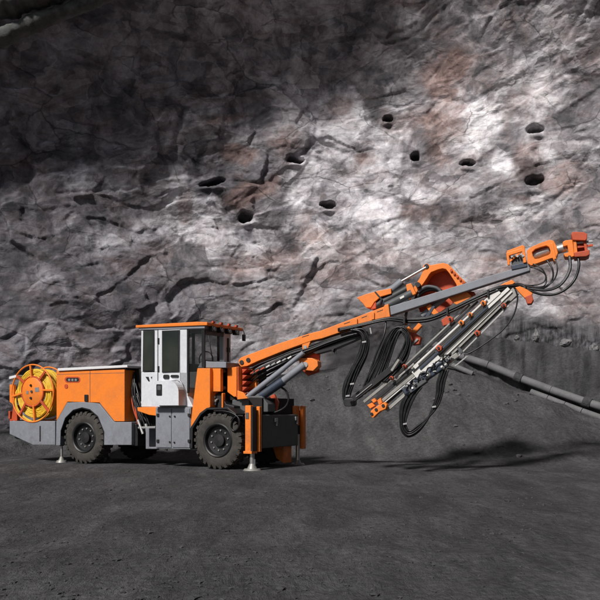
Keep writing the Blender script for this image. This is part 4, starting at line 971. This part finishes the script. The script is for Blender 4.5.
for i, px in enumerate(pxs):
    p0, n_ = along(px, 0)
    rim = np.interp(px, [418, 450, 480, 600, 700], [325, 329, 334.5, 352, 368]); base = np.interp(px, [418, 440, 600, 700], [352, 358, 414, 450])
    wob = float(fbm(np.array([i*.11]), np.array([.5]), 4, 401)[0])
    prof = []
    for kk, (off, t) in enumerate(((-.9, 1.0), (.55, 1.01), (.78, 1.0), (.84, .93), (.88, .75), (.90, .5), (.96, .25), (1.02, -.25))):
        p = p0+n_*(off+.2*wob+.09*float(fbm(np.array([i*.3]), np.array([kk*1.3]), 3, 411)[0]))
        zr, zb_ = zat(p0+n_*.8, rim), zat(p0+n_*.9, base)
        prof.append((p[0], p[1], zb_+(zr-zb_)*t+.09*wob+(.07*float(fbm(np.array([i*.55]), np.array([kk*.2]), 3, 431)[0]) if t > .9 else 0)))
    rows.append(prof)
cw = grid_obj('concrete_wall', np.array(rows)[:, ::-1], CONC, smooth=True)
tag(cw, 'low dark concrete wall along the foot of the rock face, behind the long grey pipe', 'wall')
PIPE = paint('dusty_pipe', (.15, .15, .154), (.07, .07, .07), .6, .7, 0, 2.5, .08)
def pipe_line(name, spec, r, label, cuts=()):
    root = bpy.data.objects.new(name, None); C.objects.link(root)
    P = []
    for px, py, off in spec:
        p, n_ = along(px, off); P.append(Vector((p[0], p[1], zat(p, py) if py else float(ground_z(np.array([p[0]]), np.array([p[1]]), False)[0])+r*.7)))
    root.location = P[0]; P = [p-P[0] for p in P]
    tag(root, label, 'pipe')
    for i in range(len(P)-1):
        MB().tube([P[i], P[i+1]-(P[i+1]-P[i]).normalized()*.02], r, 20, False, 1).build('pipe_section', PIPE, root, None, 0, 'auto')
    for i in cuts:
        d_ = (P[i+1]-P[i-1]).normalized(); MB().cyl(P[i]-d_*.11, P[i]+d_*.11, r*1.28, n=20).build('pipe_coupling', CONC, root, None, .01, 'auto')
    return root
pipe_line('pipe', [(432, 343, 1.0), (468, 357.5, 1.1), (492, 365, 1.15), (523.5, 377.5, 1.2), (560, 390, 1.25), (600, 402.5, 1.3), (660, 420, 1.3), (720, 436, 1.3)], .11, 'long dusty grey pipe along the foot of the low concrete wall', (3, 5))
pipe_line('pipe', [(430, 352, 1.5), (452, 363.5, 1.5), (478, 374, 1.6)], .075, 'short thin pipe end lying just below the long grey pipe near the drill feed')
pipe_line('pipe', [(540, 0, 1.7), (560, 0, 1.72), (580, 0, 1.75), (600, 0, 1.78), (640, 0, 1.8)], .085, 'half buried pipe at the right edge, running below the long dusty pipe')

def lump(name, loc, sx_, sy_, sz_, mat, seed, sharp=0, sub=3):
    bm = bmesh.new(); bmesh.ops.create_icosphere(bm, subdivisions=sub, radius=1)
    P = np.array([v.co[:] for v in bm.verts]); f_, _ = facets(P[:, 0]*1.3+seed*3.1+P[:, 2]*.7, P[:, 1]*1.3+P[:, 2]*1.1+seed, seed, .8, .7)
    q = fbm(P[:, 0]*1.4+seed, P[:, 1]*1.4+P[:, 2]*2, 4, seed)
    for i, v in enumerate(bm.verts):
        k = 1+.35*f_[i]+.5*q[i]; c = v.co*k
        if sharp: tp = max(0, c.z); c.x *= 1-.75*min(tp, 1); c.y *= 1-.75*min(tp, 1)
        v.co = Vector((c.x*sx_, c.y*sy_, c.z*sz_))
    me = bpy.data.meshes.new(name); bm.to_mesh(me); bm.free(); me.materials.append(mat)
    o_ = bpy.data.objects.new(name, me); C.objects.link(o_); o_.location = loc; return o_
def stone(name, lo, hi):
    m, n, l, b = nodes(name); tc = n.new('ShaderNodeTexCoord')
    r = ramp(n, [(.35, lo), (.65, hi)]); l.new(noise(n, l, 5, 8, .7, tc.outputs['Object']).outputs[0], r.inputs[0]); l.new(r.outputs[0], b.inputs['Base Color']); b.inputs['Roughness'].default_value = .85
    bp = n.new('ShaderNodeBump'); bp.inputs['Strength'].default_value = .6; bp.inputs['Distance'].default_value = .03; l.new(noise(n, l, 14, 8, .7, tc.outputs['Object']).outputs[0], bp.inputs['Height']); l.new(bp.outputs[0], b.inputs['Normal']); return m
PALE = stone('pale_stone', (.10, .10, .105), (.24, .235, .24)); MUCK = stone('muck_stone', (.045, .045, .046), (.11, .11, .112))
for i, (px, py, sx_, sz_, sh, lab) in enumerate(((538.5, 336, .09, .20, 1, 'tall pointed pale rock standing on the concrete ledge'), (569.5, 343, .17, .12, 0, 'broad pale rock lying on the concrete ledge, middle one'), (599, 348.5, .12, .14, 0, 'pale rock on the concrete ledge at the right edge'), (519, 338.5, .08, .08, 0, 'small grey rock on the ledge left of the pointed rock'))):
    p, n_ = along(px, .55); q = lump('ledge_rock', (p[0], p[1], zat(p, py)), sx_, .13, sz_, PALE, 40+i, sh)
    tag(q, lab, 'rock', 'rocks on the concrete ledge')
random.seed(77); src = None
spots = []
for k in range(18):
    if k < 12: px = random.uniform(438, 600); off = random.uniform(1.5, 3.2)
    else: px = random.uniform(300, 440); off = random.uniform(.9, 2.2)
    p, n_ = along(px, off); spots.append((p[0], p[1]))
spots += [(3.4, 17.5), (4.1, 18.6), (4.9, 17.9), (3.9, 20.1)]
for k, (x, y) in enumerate(spots):
    z = float(ground_z(np.array([x]), np.array([y]))[0])
    s = random.uniform(.03, .075)
    q = lump('muck_stone', (x, y, z+s*.15), s*1.4, s, s*.7, MUCK, 100+k, 0, 2); q.rotation_euler = (0, 0, random.random()*6)
    tag(q, 'small dark loose stone on the sloping muck bank below the rock face', 'stone', 'loose stones on the muck bank')

gb = bmesh.new(); rnd = random.Random(123)
proto_ = [np.array([(math.cos(t)*rnd.uniform(.7, 1.2), math.sin(t)*rnd.uniform(.7, 1.2), zq) for zq, k0 in ((-.3, 0), (.35, .5)) for t in [k0+i*1.2566 for i in range(5)]]+[(0.1, 0, .75)]) for _ in range(6)]
N_ = 3600; gxs = np.array([rnd.uniform(-1, 1) for _ in range(N_)]); gys = np.array([3.6+rnd.random()**1.5*17 for _ in range(N_)]); gxs = gxs*(.42*gys+.6)
cl = fbm(gxs*.5, gys*.5, 3, 611); gzs = ground_z(gxs, gys)
for i in range(N_):
    if cl[i] < rnd.uniform(-.35, .25): continue
    qx, qy = gxs[i]+3.0, gys[i]-17.6
    if abs(qx*cx-qy*sx) < 5 and abs(qx*sx+qy*cx) < 2.1: continue
    sz = rnd.uniform(.006, .02)*(1.8 if rnd.random() < .05 else 1); P_ = proto_[i % 6]; an = rnd.random()*6.28; c0, s0 = math.cos(an), math.sin(an)
    vs = [gb.verts.new((gxs[i]+(p[0]*c0-p[1]*s0)*sz*1.3, gys[i]+(p[0]*s0+p[1]*c0)*sz*1.3, gzs[i]+p[2]*sz)) for p in P_]
    for q in range(5):
        gb.faces.new((vs[q], vs[(q+1) % 5], vs[5+(q+1) % 5], vs[5+q])); gb.faces.new((vs[5+q], vs[5+(q+1) % 5], vs[10]))
me = bpy.data.meshes.new('gravel'); gb.to_mesh(me); gb.free(); me.materials.append(stone('gravel_stone', (.03, .03, .031), (.075, .075, .077)))
tag_o = bpy.data.objects.new('gravel', me); C.objects.link(tag_o); tag(tag_o, 'fine dark gravel strewn over the tunnel floor', 'gravel', kind='stuff')
# ------------------------------------------------------------------ shotcrete ribs in the upper left corner
def rib(name, pA, pB, yA, yB, r, label, seed):
    A = Vector(((pA[0]-300)/F*yA, yA, H+(HORZ-pA[1])/F*yA)); Bp = Vector(((pB[0]-300)/F*yB, yB, H+(HORZ-pB[1])/F*yB))
    n_, m = 330, 20; d_ = (Bp-A).normalized(); u = d_.cross(Vector((0, 1, 0))).normalized(); w = d_.cross(u)
    G_ = np.zeros((n_, m+1, 3)); ii, jj = np.meshgrid(np.arange(n_), np.arange(m+1), indexing='ij')
    th = jj % m*2*math.pi/m
    k = r*(1+.35*fbm(ii*.09, np.cos(th)*1.2+3, 4, seed)+.3*fbm(ii*.3+9, np.sin(th)*2+3, 4, seed+5))
    k = k*(1+.25*np.sin(ii*.05+seed))
    L = (Bp-A)
    for c_ in range(3): G_[..., c_] = A[c_]+L[c_]*ii/(n_-1)+u[c_]*k*np.cos(th)+w[c_]*k*np.sin(th)*1.3
    o_ = grid_obj(name, G_, CONC2, smooth=True); tag(o_, label, 'rock rib'); return o_
CONC2 = stone('shotcrete', (.05, .052, .05), (.12, .125, .12))
rib('roof_rib', (-330, 170), (270, -70), 17.0, 17.9, .14, 'rough grey shotcrete rib crossing the upper left corner, the lower one', 501)
rib('roof_rib', (-330, 136), (250, -92), 16.9, 17.7, .27, 'wide rough grey roof rib in the very corner above the other', 531)

# ------------------------------------------------------------------ light
w = bpy.data.worlds.new('World'); sc.world = w; w.use_nodes = True
sky = w.node_tree.nodes.new('ShaderNodeTexSky'); sky.sky_type = 'NISHITA'; sky.sun_disc = False
to_sun = Vector((-.44, -.62, .65)).normalized()
el = math.asin(to_sun.z); sky.sun_elevation = el; sky.sun_rotation = math.atan2(to_sun.x, to_sun.y)
bg = w.node_tree.nodes['Background']; w.node_tree.links.new(sky.outputs[0], bg.inputs[0]); bg.inputs[1].default_value = .05
sd = bpy.data.lights.new('sun', 'SUN'); sd.energy = 4.2; sd.angle = R(6); sd.color = (1, .96, .92)
so = bpy.data.objects.new('sun', sd); C.objects.link(so); so.rotation_euler = to_sun.to_track_quat('Z', 'Y').to_euler(); so.location = (-8, -10, 14)
sc.view_settings.view_transform = 'Standard'; sc.view_settings.look = 'None'; sc.view_settings.exposure = 0; sc.view_settings.gamma = 1
sc.view_settings.use_curve_mapping = False
